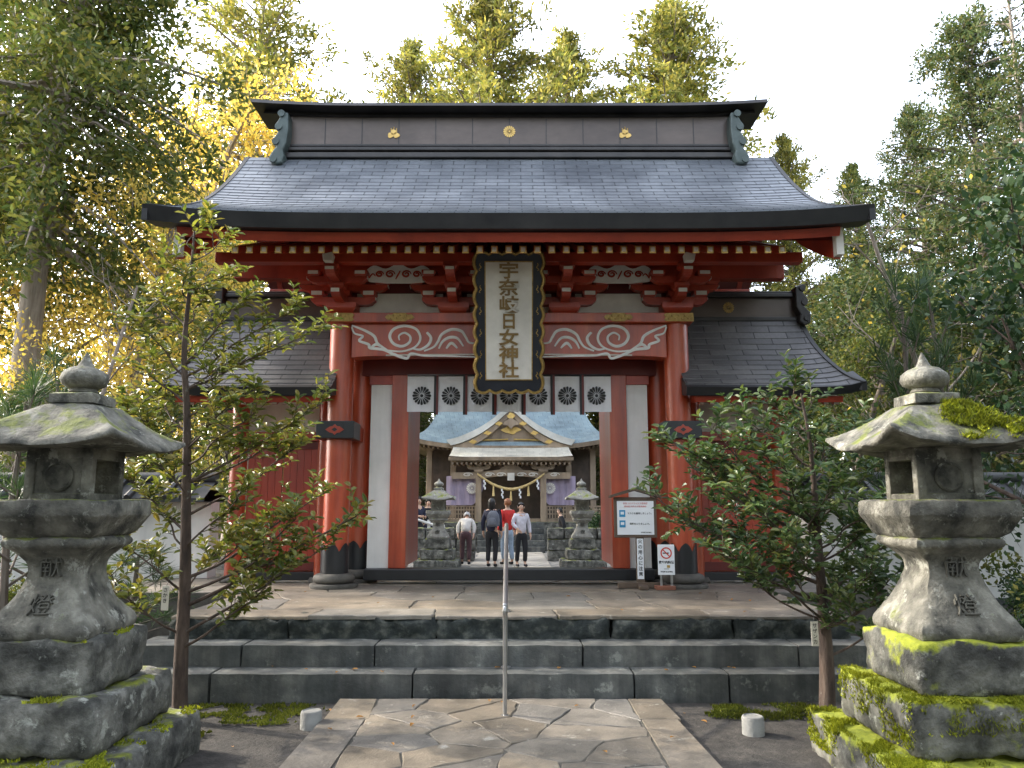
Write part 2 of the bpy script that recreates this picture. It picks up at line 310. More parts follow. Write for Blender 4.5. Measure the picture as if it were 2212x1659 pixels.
    t.location=loc; t.rotation_euler=(0,0,face); return t
navy=cloth('navy_quilted_jacket',(.018,.02,.045)); redj=cloth('red_jacket',(.55,.03,.025)); lil=cloth('pale_lilac_cardigan',(.62,.60,.66)); blk=cloth('black_cotton',(.014,.014,.017)); jean=cloth('light_blue_denim',(.35,.45,.58)); grysw=cloth('cream_grey_sweater',(.52,.50,.46)); mar=cloth('brown_purple_trousers',(.09,.045,.05)); bpk=cloth('grey_backpack_fabric',(.13,.14,.17))
hblk=mat('black_hair',[(.01,.009,.009),(.025,.02,.018)],30,.45,.3,60); hbr=mat('auburn_hair',[(.25,.08,.03),(.4,.15,.05)],30,.5,.3,60); hgr=mat('grey_hair',[(.45,.44,.42),(.6,.59,.57)],30,.5,.3,60)
person('stooped person in cream grey sweater and brown trousers, back turned',(-1.14,19.9,0.03),PI,grysw,mar,hgr,blk,1.55,lean=R(52),arms={-1:((-.24,-.02,1.12),(-.22,-.10,.90)),1:((.24,-.02,1.12),(.22,-.10,.90))},stride=.05)
p=P(1062,1228,19.2)
person('person in dark navy puffer jacket and black trousers wearing a backpack, seen from behind',(p.x,19.2,0.03),PI+R(-15),navy,blk,hblk,blk,1.66,stride=.03,long_hair=True)
b=MB()
rg=[]
for z,w,dp in ((1.0,.10,.05),(1.02,.15,.09),(1.15,.155,.10),(1.28,.14,.085),(1.36,.09,.05),(1.38,.05,.02)):
    rg.append([V((math.copysign(abs(math.cos(a))**.6,math.cos(a))*w,.0+math.copysign(abs(math.sin(a))**.6,math.sin(a))*dp,z-1.0)) for a in [2*PI*j/16 for j in range(16)]])
bk=thing('backpack','grey backpack on the back of the navy-jacketed person','backpack',(0,0,0))
b.loft(rg); obj('bag_body',b,bpk,bk,50)
b=MB(); b.loft([[V((x*.7,y*.5-.105,z*.45+.05)) for x,y,z in r] for r in rg]); obj('front_pocket',b,bpk,bk,50)
b=MB(); b.tube([(-.03,.03,.37),(-.02,.03,.42),(.02,.03,.42),(.03,.03,.37)],.01,6); obj('carry_loop',b,blk,bk,180)
for s in (-1,1):
    b=MB(); b.tube(smooth_path([(s*.08,.05,.36),(s*.11,.17,.40),(s*.11,.30,.28),(s*.12,.28,.08),(s*.12,.10,.02)],4),.016,6); obj('shoulder_strap',b,blk,bk,180)
bk.location=(p.x+.045,19.2-.20,1.0); bk.rotation_euler=(R(4),0,R(-15))
p=P(1096,1226,19.9); person('person in bright red jacket and pale blue jeans behind the navy jacket',(p.x,19.9,0.03),PI+R(30),redj,jean,hbr,blk,1.66,stride=.06)
p=P(1126,1228,19.2); person('person in pale lilac cardigan and black trousers facing the gate',(p.x,19.2,0.03),R(15),lil,blk,hblk,blk,1.56,arms={-1:((-.24,.0,1.14),(-.14,-.16,1.0)),1:((.23,.03,1.10),(.24,-.06,.86))},stride=.05)
p=P(903,1160,24); person('person in navy jacket behind the white railing, nearer the gate post',(p.x,24,.08),R(40),navy,blk,hblk,blk,1.70,arms={-1:((-.24,.0,1.14),(-.12,-.24,1.12)),1:((.23,.0,1.12),(.10,-.25,1.1))})
p=P(924,1160,25); person('dark-haired person in black top behind the white railing beside the stone lantern',(p.x,25,.08),R(20),blk,navy,hblk,blk,1.64)
p=P(1217,1160,24); person('person in black top half hidden beyond the stone wall, right of the path',(p.x,24,.0),R(-90),blk,blk,hblk,blk,1.46,lean=R(12))
# ------------------------------------------------------------------ ground and path
g=MB()
def gz(x,y):
    z=0
    if abs(x)>1.7 and y<6.3: z+=.05*noise.noise(V((x*1.2,y*1.2,0)))*min(1,(abs(x)-1.7)*2)
    if abs(x)>4.5 and y>6: z+=min(1,(abs(x)-4.5)*.4)*(.25+.25*noise.noise(V((x*.3,y*.3,2))))
    return z
xs=[-220,-120,-60,-35]+[-24+i*.6 for i in range(81)]+[35,60,120,220]; ys=[-120,-60,-30,-12]+[-4+i*.6 for i in range(91)]+[60,80,120,220]
g.add([(x,y,gz(x,y)-.03) for y in ys for x in xs],[(j*len(xs)+i,j*len(xs)+i+1,(j+1)*len(xs)+i+1,(j+1)*len(xs)+i) for j in range(len(ys)-1) for i in range(len(xs)-1)])
struct('ground',g,M['soil'],180)
def voronoi(x0,x1,y0,y1,cx,cy,seed,gap,z0,z1,mb,jit=.42,rag=.012,dz=.006,ins=.008):
    r=random.Random(seed); S=[]
    nx=max(1,round((x1-x0)/cx)); ny=max(1,round((y1-y0)/cy))
    for j in range(ny):
        for i in range(nx):
            S.append((x0+(i+.5+r.uniform(-jit,jit))*(x1-x0)/nx, y0+(j+.5+r.uniform(-jit,jit))*(y1-y0)/ny))
    for (px,py) in S:
        poly=[(x0,y0),(x1,y0),(x1,y1),(x0,y1)]
        for (qx,qy) in S:
            if (qx,qy)==(px,py) or abs(qx-px)>3*cx or abs(qy-py)>3*cy: continue
            mx,my=(px+qx)/2,(py+qy)/2; dx,dy=qx-px,qy-py; out=[]
            L=math.hypot(dx,dy); mx-=dx/L*gap; my-=dy/L*gap
            for a in range(len(poly)):
                A=poly[a];B=poly[(a+1)%len(poly)]; da=(A[0]-mx)*dx+(A[1]-my)*dy; db=(B[0]-mx)*dx+(B[1]-my)*dy
                if da<=0: out.append(A)
                if (da<0<db) or (db<0<da):
                    t=da/(da-db); out.append((A[0]+(B[0]-A[0])*t,A[1]+(B[1]-A[1])*t))
            poly=out
            if len(poly)<3: break
        if len(poly)<3: continue
        q=[]
        for a in range(len(poly)):
            A=poly[a];B=poly[(a+1)%len(poly)]; L=math.hypot(B[0]-A[0],B[1]-A[1]); k=max(1,int(L/.09))
            if L<.01: continue
            for s in range(k):
                t=s/k; x=A[0]+(B[0]-A[0])*t; y=A[1]+(B[1]-A[1])*t
                q.append((x+r.uniform(-rag,rag),y+r.uniform(-rag,rag)))
        if len(q)>=3: mb.prism_xy(q,z0,z1+r.uniform(-dz,dz),ins)
f=MB(); voronoi(-.99,.93,.6,6.28,.46,.36,5,.006,-.02,.020,f,.46,.014,.003,.005)
yy=.6
r5=random.Random(9)
while yy<6.2:
    y2=min(6.28,yy+r5.uniform(.7,1.2))
    for s in (-1,1):
        x0,x1=(.935,1.22) if s>0 else (-1.30,-.995)
        f.prism_xy([(x0+r5.uniform(0,.02),yy+.006),(x1+r5.uniform(-.03,.03),yy+.006),(x1+r5.uniform(-.03,.03),y2-.006),(x0+r5.uniform(0,.02),y2-.006)],-.02,.022,.005)
    yy=y2
struct('path',f,M['flag'])
b=MB(); b.box(-1.28,1.20,.6,6.3,-.04,.011); struct('path_bedding',b,M['grout'])
f=MB(); voronoi(-1.0,1.0,11.9,26,.6,.7,8,.012,-.02,.03,f); struct('inner_path',f,mat('pale_flagstone',[(.36,.34,.30),(.48,.45,.40)],3,.75,.25,30,island=[(.75,.75,.75),(1.1,1.08,1.05)]))
b=MB(); b.add([(-9,11.8,.002),(9,11.8,.002),(9,27,.002),(-9,27,.002)],[(0,1,2,3)]); struct('inner_court_gravel',b,mat('grey_gravel',[(.19,.18,.16),(.38,.365,.335)],60,.95,.8,90))
def blades(mb,pts,r,L=.02,w=.006,n=3):
    for p in pts:
        for k in range(n):
            d=V((r.gauss(0,.6),r.gauss(0,.6),1)).normalized(); s=d.orthogonal().normalized()*w; l=L*r.uniform(.5,1.3); q=V(p)+V((r.gauss(0,L*.4),r.gauss(0,L*.4),0))
            mb.add([q-s,q+s,q+d*l],[(0,1,2)])
mb=MB(); r=random.Random(4)
for cx,cy,rx,ry in ((-1.95,6.0,.62,.35),(-2.5,5.5,.5,.4),(1.9,6.05,.55,.22),(2.6,5.6,.4,.3)):
    pts=[]
    for i in range(1500):
        a=r.uniform(0,2*PI); q=math.sqrt(r.random()); x=cx+rx*q*math.cos(a); y=cy+ry*q*math.sin(a)
        if noise.noise(V((x*4,y*4,1)))>-.12 and y<6.3: pts.append((x,y,gz(x,y)-.02))
    blades(mb,pts,r,.022,.007,3)
struct('ground_moss',mb,leaf_mat('ground_moss_tufts',[(.04,.055,.01),(.085,.105,.017),(.14,.15,.026)],.2,.85,3,.5,.1),None,'stuff')
# ------------------------------------------------------------------ stone helpers
def rough_box(mb,x0,x1,y0,y1,z0,z1,step=.08,amp=.01,rad=.02,fr=7,seed=0):
    nx=max(2,int((x1-x0)/step)); ny=max(2,int((y1-y0)/step)); nz=max(2,int((z1-z0)/step)); idx={}; vs=[]; fs=[]
    lo=V((x0,y0,z0)); hi=V((x1,y1,z1)); rad=min(rad,(z1-z0)/2.1,(y1-y0)/2.1,(x1-x0)/2.1)
    def vid(i,j,k):
        key=(i,j,k)
        if key in idx: return idx[key]
        p=V((x0+(x1-x0)*i/nx,y0+(y1-y0)*j/ny,z0+(z1-z0)*k/nz))
        q=V([min(max(p[a],lo[a]+rad),hi[a]-rad) for a in range(3)]); d=p-q
        if d.length>1e-6: p=q+d.normalized()*min(rad,d.length)
        o=noise.noise_vector(p*fr+V((seed,seed*2,0)))*amp+noise.noise_vector(p*fr*3+V((seed,0,0)))*amp*.4
        idx[key]=len(vs); vs.append(p+o); return idx[key]
    for i in range(nx):
        for j in range(ny):
            fs.append((vid(i,j,0),vid(i,j+1,0),vid(i+1,j+1,0),vid(i+1,j,0))); fs.append((vid(i,j,nz),vid(i+1,j,nz),vid(i+1,j+1,nz),vid(i,j+1,nz)))
    for i in range(nx):
        for k in range(nz):
            fs.append((vid(i,0,k),vid(i+1,0,k),vid(i+1,0,k+1),vid(i,0,k+1))); fs.append((vid(i,ny,k),vid(i,ny,k+1),vid(i+1,ny,k+1),vid(i+1,ny,k)))
    for j in range(ny):
        for k in range(nz):
            fs.append((vid(0,j,k),vid(0,j,k+1),vid(0,j+1,k+1),vid(0,j+1,k))); fs.append((vid(nx,j,k),vid(nx,j+1,k),vid(nx,j+1,k+1),vid(nx,j,k+1)))
    mb.add(vs,fs)
st=thing('stone_steps','two long low dark stone steps leading up to the red gate','steps',(0,6.35,0))
for name,y0,y1,z0,z1,cuts in (('step',6.35,6.75,-.05,.19,(-3.1,-2.35,-.75,1.0,1.75,3.1)),('step',6.61,7.1,.0,.362,(-3.12,-2.2,-1.1,.62,2.4,3.1))):
    b=MB()
    for i in range(len(cuts)-1): rough_box(b,cuts[i]+.003,cuts[i+1]-.003,y0,y1,z0,z1,.07,.006,.014,5,i)
    obj(name,b,M['step'],st,50)
pf=thing('stone_platform','raised flagstone platform with rough rock edge under the gate','platform',(0,7,0))
b=MB()
for i,(x0,x1) in enumerate(((-2.95,-1.9),(-1.9,-.62),(-.62,.9),(.9,1.95),(1.95,2.98))): rough_box(b,x0+.004,x1-.004,6.90,7.3,.0,.53,.035,.035,.03,9,i*3)
obj('rock_edge',b,M['rough'],pf,60)
b=MB(); voronoi(-2.93,2.95,6.91,7.35,1.1,.45,12,.006,.525,.556,b,.2,.016); voronoi(-2.93,2.95,7.36,8.8,.75,.6,13,.006,.5,.552,b,.42,.012,.003,.005); voronoi(-4.6,4.6,8.81,11.7,.8,.7,14,.006,.5,.552,b,.42,.012,.003,.005)
obj('paving',b,M['flag'],pf)
b=MB(); b.box(-2.9,2.9,7.2,8.8,0,.543); b.box(-4.58,4.58,8.79,11.65,0,.542); obj('core',b,M['grout'],pf)
# ------------------------------------------------------------------ gate
G=thing('shrine_gate','large vermilion shrine gate with dark copper tiled roof above the stone platform','gate',(0,10,.556))
for sx in (-1,1):
    for cx,cy,rr,zt in ((2.06,9.3,.152,3.72),(1.95,9.98,.16,3.8),(2.06,10.7,.152,3.72)):
        b=MB(); b.lathe([(rr,.70),(rr*1.01,1.5),(rr*1.0,2.5),(rr*.97,zt)],(sx*cx,cy,0),28); col=obj('column',b,M['redcol'],G,40)
        b=MB(); b.lathe([(.27,.545),(.285,.575),(.275,.60),(.20,.605)],(sx*cx,cy,0),24); b.lathe([(.19,.60),(.235,.625),(.245,.66),(.23,.695),(.19,.715),(.1,.72)],(sx*cx,cy,0),24); obj('base_stone',b,M['bs'],col,60)
        b=MB(); n=64; rings=[[],[]]
        for j in range(n):
            a=2*PI*j/n; ph=(a*6/(2*PI))%1; t=abs(ph-.5)*2
            zt2=1.0+.07*(1-t)**.6-.05*(t**3)
            for q,z in enumerate((.705,zt2)): rings[q].append(V((sx*cx+(rr+.012)*math.cos(a),cy+(rr+.012)*math.sin(a),z)))
        b.loft(rings,True,False); obj('foot_sleeve',b,M['black'],col,60)
def ribbon(mb,pts,r=.012,y=9.2,closed=False):
    mb.tube([(x,y,z) for x,z in pts],[r*(.45+.55*math.sin(PI*min(1,max(0.08,(i+.5)/len(pts)))))if not closed else r for i in range(len(pts))],6,True,.5,(0,1,0))
for sx in (-1,1):
    b=MB(); b.box(sx*2.06-.19,sx*2.06+.19,9.26,10.62,2.30,2.48); obj('tie_beam',b,M['red'],G,None,.008)
    b=MB(); b.box(sx*2.06-.225,sx*2.06+.225,9.06,9.46,2.285,2.495); e=obj('beam_end_sleeve',b,M['black'],G,None,.01)
    b=MB(); c=sx*2.06
    b.prism_xz([(c-.11,2.39),(c-.06,2.425),(c-.025,2.43),(c,2.455),(c+.025,2.43),(c+.06,2.425),(c+.11,2.39),(c+.06,2.355),(c+.025,2.35),(c,2.325),(c-.025,2.35),(c-.06,2.355)],9.052,9.062); obj('crest',b,M['red'],e)
    b=MB(); b.prism_xz([(c-.035,2.39),(c,2.415),(c+.035,2.39),(c,2.365)],9.047,9.053); obj('crest_centre',b,M['black'],e)
b=MB(); N=28; rings=[]
for i in range(N+1):
    x=-1.92+3.84*i/N; a=abs(x)/1.92; zb=3.30+.02*(1-a**2)
    if a>.9: zb-=.015*(a-.9)/.1
    rings.append([V((x,9.20,zb)),V((x,9.44,zb)),V((x,9.44,3.70)),V((x,9.20,3.70))])
b.loft(rings); mbeam=obj('main_beam',b,M['redcol'],G,30)
YB=9.195
def W(px,py): q=P(px,py,YB); return (q.x,q.z)
strokes=[[(760,706),(766,720),(784,726),(776,736),(796,744),(800,752),(828,755),(850,765),(878,774),(888,764),(915,768),(960,769),(1028,771)],
 [(838,757),(868,759),(896,750),(908,732),(900,712),(876,704),(852,710),(842,726),(850,742),(868,748),(884,740),(886,727),(874,719),(862,725),(863,735)],
 [(892,753),(908,755),(925,745),(931,730),(922,718),(930,727)],[(916,758),(936,750),(946,738),(955,722),(975,712),(996,715),(1006,728),(1014,740),(1034,742)],
 [(948,753),(956,738),(971,729),(988,731),(1001,748)],[(964,753),(975,741),(988,752)],[(760,703),(788,714),(808,726),(816,742),(838,757)],[(800,752),(812,744),(822,748)]]
for m in (1,-1):
    b=MB()
    for s in strokes:
        p2=smooth_path([V((*W(*q),0)) for q in s],6); ribbon(b,[(m*q.x,q.y) for q in p2],.020,YB)
    obj('white_scroll_ornament',b,M['white'],mbeam,60)
b=MB(); b.tube([(x,9.197,3.303+.02*(1-(x/1.92)**2)) for x in (-1.5,-1,-.5,0,.5,1,1.5)],.009,6)
obj('white_edge_line',b,M['cream'],mbeam,60)
b=MB(); b.box(-2.24,2.24,9.11,9.5,3.705,3.825); hb=obj('head_beam',b,M['redcol'],G,None,.008)
for cx,w in ((-2.06,.36),(-1.33,.36),(1.33,.36),(2.06,.36)):
    b=MB(); z=3.765; e=w/2
    if abs(cx)>2: pl=[(cx-e*1.02,z-.052),(cx+e*.8,z-.052),(cx+e,z-.03),(cx+e*.85,z),(cx+e,z+.03),(cx+e*.8,z+.052),(cx-e*1.02,z+.052)]
    else: pl=[(cx-e,z),(cx-e*.8,z-.035),(cx-e*.55,z-.03),(cx-e*.4,z-.052),(cx+e*.4,z-.052),(cx+e*.55,z-.03),(cx+e*.8,z-.035),(cx+e,z),(cx+e*.8,z+.035),(cx+e*.55,z+.03),(cx+e*.4,z+.052),(cx-e*.4,z+.052),(cx-e*.55,z+.03),(cx-e*.8,z+.035)]
    if cx>2: pl=[(2*cx-x,zz) for x,zz in pl]
    b.prism_xz(pl,9.098,9.112)
    for k in range(7):
        b.lathe([(.014,0),(.010,.008),(.002,.010)],(0,0,0),8); b.xform(Matrix.Translation((cx+(k-3)*w*.11,9.098,z+(.018 if k%2 else -.018)))@Matrix.Rotation(PI/2,4,'X'),len(b.v)-24)
    obj('gilt_fitting',b,M['golddk'],hb,None,.003)
def arm(b,x0,x1,y,t,z0,z1):
    b.prism_xz([(x0,z1),(x0,z0+.06),(x0+.05,z0+.015),(x0+.11,z0),(x1-.11,z0),(x1-.05,z0+.015),(x1,z0+.06),(x1,z1)],y-t,y+t)
def army(b,x,t,y0,y1,z0,z1):
    n=len(b.v); b.prism_xz([(y0,z1),(y0,z0+.06),(y0+.05,z0+.015),(y0+.11,z0),(y1,z0),(y1,z1)],-t,t)
    b.xform(Matrix.Translation((x,0,0))@Matrix(((0,1,0,0),(1,0,0,0),(0,0,1,0),(0,0,0,1))),n)
def block(b,x,y,z,s=.085,h=.075):
    b.loft([[V((x+i*s*k,y+j*s*k,zz)) for i,j in ((-1,-1),(1,-1),(1,1),(-1,1))] for k,zz in ((.72,z),(1,z+h*.5),(1,z+h))])
for X in (-2.06,-.68,.68,2.06):
    b=MB(); block(b,X,9.3,3.826,.19,.13)
    arm(b,X-.40,X+.40,9.30,.055,3.957,4.055); army(b,X,.054,8.82,9.5,3.958,4.056)
    for dx,dy in ((-.32,0),(.32,0),(0,0),(0,-.36)): block(b,X+dx,9.3+dy,4.058,.09,.075)
    arm(b,X-.36,X+.36,8.94,.054,4.135,4.215); arm(b,X-.55,X+.55,9.30,.054,4.136,4.216); army(b,X,.053,8.5,9.5,4.134,4.218)
    for dx in (-.28,0,.28): block(b,X+dx,8.66 if dx==0 else 8.94,4.22,.085,.068)
    for dx in (-.47,.47): block(b,X+dx,9.3,4.22,.085,.068)
    br=obj('bracket_set',b,M['red'],G)
    ends=[((X,8.816,4.028),(.10,.005,.045)),((X,8.494,4.197),(.10,.005,.034))]
    for s in (-1,1): ends+=[((X+s*.402,9.30,4.04),(.005,.1,.03)),((X+s*.362,8.94,4.2),(.005,.1,.03)),((X+s*.552,9.3,4.2),(.005,.1,.03)),((X+s*.32,9.206,4.10),(.13,.006,.05)),((X+s*.28,8.851,4.255),(.12,.006,.04))]
    for c_,z_ in ends:
        b=MB(); b.cbox(c_,z_); obj('white_arm_end',b,M['cream'],br)
for s in (-1,1):
    b=MB(); X=s*2.06; b.prism_xz([(X-.05,4.25),(X+.05,4.25),(X+.065,4.33),(X+.03,4.37),(X-.03,4.37),(X-.065,4.33)],8.40,8.5); obj('white_nosing',b,M['cream'],G,None,.01)
for x0,x1 in ((-1.86,-.88),(-.48,.48),(.88,1.86)):
    b=MB(); b.box(x0-.05,x1+.05,9.36,9.40,3.83,4.13); obj('plaster_panel',b,M['cream'],G)
    if x0==-.48: continue
    b=MB(); c=(x0+x1)/2; q=[]
    for i in range(25):
        t=i/24; q.append((c+(t-.5)*.94, 4.43-.03*math.cos(t*6*PI)-.08*abs(2*t-1)**3))
    q+=[(c+.36,4.24),(c+.15,4.22),(c-.15,4.22),(c-.36,4.24)]
    b.prism_xz(q,9.17,9.22); kv=obj('carved_panel',b,M['white'],G)
    b=MB()
    for s in (-1,1):
        for dx,rr in ((.10,.05),(.23,.042)):
            ribbon(b,[(c+s*dx+rr*(1-k/22)*math.cos(k*.55)*1.2,4.325+rr*(1-k/22)*math.sin(k*.55)) for k in range(18)],.014,9.165)
        ribbon(b,[(c+s*(.28+.012*k),4.30+.03*math.sin(k*.6)) for k in range(12)],.010,9.165)
    ribbon(b,[(c-.03+.006*k,4.26+.012*k) for k in range(10)],.012,9.165)
    obj('red_carving',b,M['red'],kv,60)
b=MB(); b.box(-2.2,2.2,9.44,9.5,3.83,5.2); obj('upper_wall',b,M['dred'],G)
for q in ((8.60,8.74,4.30,4.42,3.42),(9.22,9.38,4.29,4.55,3.42),(10.6,10.76,4.29,4.55,3.42),(11.26,11.42,4.29,4.42,3.42),(9.9,10.1,5.5,5.75,3.45)):
    b=MB(); b.box(-q[4],q[4],*q[:4]); obj('purlin',b,M['red'],G,None,.006)
for i in range(39):
    x=-2.96+5.92*i/38
    b=MB(); Y0,Y1=7.99,9.98; z0,z1=4.240,5.05; t=.036
    b.add([(x-t,Y0,z0-.045),(x+t,Y0,z0-.045),(x+t,Y0,z0+.04),(x-t,Y0,z0+.04),(x-t,Y1,z1-.04),(x+t,Y1,z1-.04),(x+t,Y1,z1+.04),(x-t,Y1,z1+.04)],[(0,1,2,3),(7,6,5,4),(0,4,5,1),(1,5,6,2),(2,6,7,3),(3,7,4,0)])
    ra=obj('rafter',b,M['red'],G)
    b=MB(); b.box(x-.035,x+.035,7.982,7.988,z0-.043,z0+.038); b.m=1; b.box(x-.022,x+.022,7.978,7.983,z0-.026,z0+.022); obj('rafter_cap',b,[M['gold'],M['cream']],ra)
def lift(xn,t): return .10*abs(xn)**5*(1-t)
prof=[(7.58,4.48),(8.1,4.70),(8.7,5.03),(9.2,5.45),(9.6,5.87),(9.87,6.19)]
def sample(prof,n):
    q=smooth_path([V((a,b,0)) for a,b in prof],14); L=[0]
    for i in range(1,len(q)): L.append(L[-1]+(q[i]-q[i-1]).length)
    out=[]
    for k in range(n+1):
        s=L[-1]*k/n; i=0
        while i<len(L)-2 and L[i+1]<s: i+=1
        t=(s-L[i])/(L[i+1]-L[i]); out.append(q[i].lerp(q[i+1],min(1,t)))
    return out
def roof_sheet(prof,n,xl,xr,nx,liftf,mirror=None,butt=.016):
    mb=MB(); mb.uv={}; sm=sample(prof,n)
    for i in range(n):
        a,b_=sm[i],sm[i+1]; ta,tb=i/n,(i+1)/n
        vs=[]; uv=[]
        for (p,off,t,vv) in ((a,0.001,ta,i+.001),(a,butt,ta,i+.02),(b_,.001,tb,i+.999)):
            for j in range(nx+1):
                xn=-1+2*j/nx; L,Rr=xl(t),xr(t); x=L+(Rr-L)*(xn+1)/2; y=p.x
                if mirror: y=2*mirror-y
                vs.append((x,y,p.y+off+liftf(xn,t))); uv.append((x,vv))
        fs=[]
        for q in range(2):
            for j in range(nx):
                k=q*(nx+1)+j; fc=(k,k+1,k+nx+2,k+nx+1); fs.append(fc if not mirror else fc[::-1])
        base=mb.add(vs,fs)
        for k,u in enumerate(uv): mb.uv[base+k]=u
    return mb,sm
ex=lambda t: 3.78-.20*t**.6
for mir in (None,10.0):
    mb,sm=roof_sheet(prof,26,lambda t:-ex(t),lambda t:ex(t),24,lift,mir,.011)
    rf=obj('roof_tiles',mb,M['shingle'],G)
    yy=lambda y: y if not mir else 20-y
    b=MB(); N=30
    b.loft([[V((x,yy(7.565),4.49+lift(x/3.78,0))),V((x,yy(7.62),4.34+lift(x/3.78,0)*.95)),V((x,yy(7.9),4.37+lift(x/3.78,0)*.95)),V((x,yy(7.9),4.58+lift(x/3.78,0)))] for x in [-3.79+7.58*i/N for i in range(N+1)]]); obj('eave_fascia',b,M['eave'],rf,30)
    b=MB(); b.loft([[V((x,yy(7.74),4.34+.07*abs(x/3.5)**5)),V((x,yy(7.78),4.25+.07*abs(x/3.5)**5)),V((x,yy(7.93),4.30+.07*abs(x/3.5)**5)),V((x,yy(7.93),4.37+.07*abs(x/3.5)**5))] for x in [-3.5+7*i/N for i in range(N+1)]]); obj('eave_board',b,M['red'],rf,30)
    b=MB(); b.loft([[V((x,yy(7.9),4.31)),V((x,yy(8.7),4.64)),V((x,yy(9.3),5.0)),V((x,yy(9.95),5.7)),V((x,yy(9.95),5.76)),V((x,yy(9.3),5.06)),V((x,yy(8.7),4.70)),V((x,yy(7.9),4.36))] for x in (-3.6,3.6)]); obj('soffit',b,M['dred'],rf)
    for s in (-1,1):
        b=MB(); b.loft([[V((s*(ex(i/26)+.02),yy(p.x),p.y+.010+lift(1,i/26))),V((s*(ex(i/26)-.04),yy(p.x),p.y+.016+lift(1,i/26))),V((s*(ex(i/26)-.04),yy(p.x),p.y-.16+lift(1,i/26))),V((s*(ex(i/26)+.02),yy(p.x),p.y-.16+lift(1,i/26)))] for i,p in enumerate(sm)]); obj('verge_edge',b,M['eave'],rf,40)
        b=MB(); rg=[]
        for i,p in enumerate(sm):
            if p.x<7.85: continue
            w=.30+.06*abs(p.x-9)/1.2; x=s*(ex(i/26)-.18); rg.append([V((x,yy(p.x),p.y-.15)),V((x-s*.07,yy(p.x),p.y-.15)),V((x-s*.07,yy(p.x),p.y-.15-w)),V((x,yy(p.x),p.y-.15-w))])
        b.loft(rg); bb=obj('barge_board',b,M['red'],rf,40)
        q=rg[0]; b=MB(); x=q[0].x; b.box(min(x,x-s*.07)-.004,max(x,x-s*.07)+.004,min(yy(7.80),yy(7.9)),max(yy(7.80),yy(7.9)),q[2].z+.02,q[0].z-.03); obj('white_tip',b,M['cream'],bb,None,.006)
for s in (-1,1):
    b=MB(); n0=len(b.v); b.prism_xz([(8.7,4.5),(9.3,4.5),(10.7,4.5),(11.3,4.5),(10.4,5.6),(10,6.0),(9.6,5.6)],-.03,.03); b.xform(Matrix.Translation((s*2.6,0,0))@Matrix(((0,1,0,0),(1,0,0,0),(0,0,1,0),(0,0,0,1)))); obj('gable_panel',b,M['dred'],G)
# ridge
def curve_up(x): return .045*max(0,(abs(x)-2.0)/1.5)**2
b=MB(); b.box(-3.12,3.12,9.78,10.22,6.15,6.23); b.box(-3.09,3.09,9.80,10.20,6.262,6.32); rdg=obj('ridge',b,M['ridged'],G,None,.012)
b=MB(); b.box(-3.10,3.10,9.84,10.16,6.23,6.262); b.box(-3.07,3.07,9.84,10.16,6.32,6.78)
obj('ridge_band',b,M['ridge'],rdg,None,.01)
b=MB()
for i in range(13):
    x=-3.02+6.04*i/12; b.box(x-.006,x+.006,9.834,9.842,6.35,6.74)
b.box(-3.06,3.06,9.815,9.84,6.335,6.36); obj('band_seam',b,M['ridged'],rdg)
b=MB(); N=24
b.loft([[V((x,9.79,6.76+curve_up(x))),V((x,10.21,6.76+curve_up(x))),V((x,10.17,6.82+curve_up(x)*1.1)),V((x,9.83,6.82+curve_up(x)*1.1))] for x in [-3.36+6.72*i/N for i in range(N+1)]])
b.loft([[V((x,9.62,6.815+curve_up(x)*1.2)),V((x,10.38,6.815+curve_up(x)*1.2)),V((x,10.36,6.865+curve_up(x)*1.3)),V((x,10.0,6.93+curve_up(x)*1.3)),V((x,9.64,6.865+curve_up(x)*1.3))] for x in [-3.48+6.96*i/N for i in range(N+1)]])
obj('ridge_cap',b,M['ridged'],rdg,30)
for s in (-1,1):
    b=MB()
    outl=[(2.98,6.74),(3.10,6.76),(3.13,6.72),(3.09,6.69),(3.12,6.62),(3.16,6.57),(3.15,6.51),(3.10,6.49),(3.14,6.41),(3.18,6.36),(3.17,6.29),(3.12,6.26),(3.17,6.19),(3.21,6.12),(3.20,6.04),(3.12,6.0),(3.04,6.02),(3.01,6.12),(3.03,6.2),(2.99,6.3),(2.97,6.5)]
    b.prism_xz([(s*x,z) for x,z in outl],9.66,10.34); oe=obj('ridge_end_ornament',b,M['patina'],rdg,None,.02)
    for z,x in ((6.72,3.07),(6.53,3.10),(6.32,3.13),(6.07,3.15)):
        b=MB(); b.tube([(s*x,9.64,z),(s*x,10.36,z)],.048,12); o_=obj('scroll_roll',b,M['patina'],rdg,40)
def chrys(mb,x,y,z,r,n=16,t=.008):
    for k in range(n):
        a=2*PI*k/n; da=PI/n*.82; pts=[(x+.22*r*math.cos(a),z+.22*r*math.sin(a))]
        for e,rr in ((-1,.80),(-.8,.93),(0,1.0),(.8,.93),(1,.80)): pts.append((x+rr*r*math.cos(a+e*da),z+rr*r*math.sin(a+e*da)))
        mb.prism_xz(pts,y-t,y)
    mb.prism_xz([(x+.17*r*math.cos(2*PI*k/12),z+.17*r*math.sin(2*PI*k/12)) for k in range(12)],y-t*1.3,y)
b=MB(); chrys(b,0,9.838,6.55,.085); obj('chrysanthemum_crest',b,M['gold'],rdg)
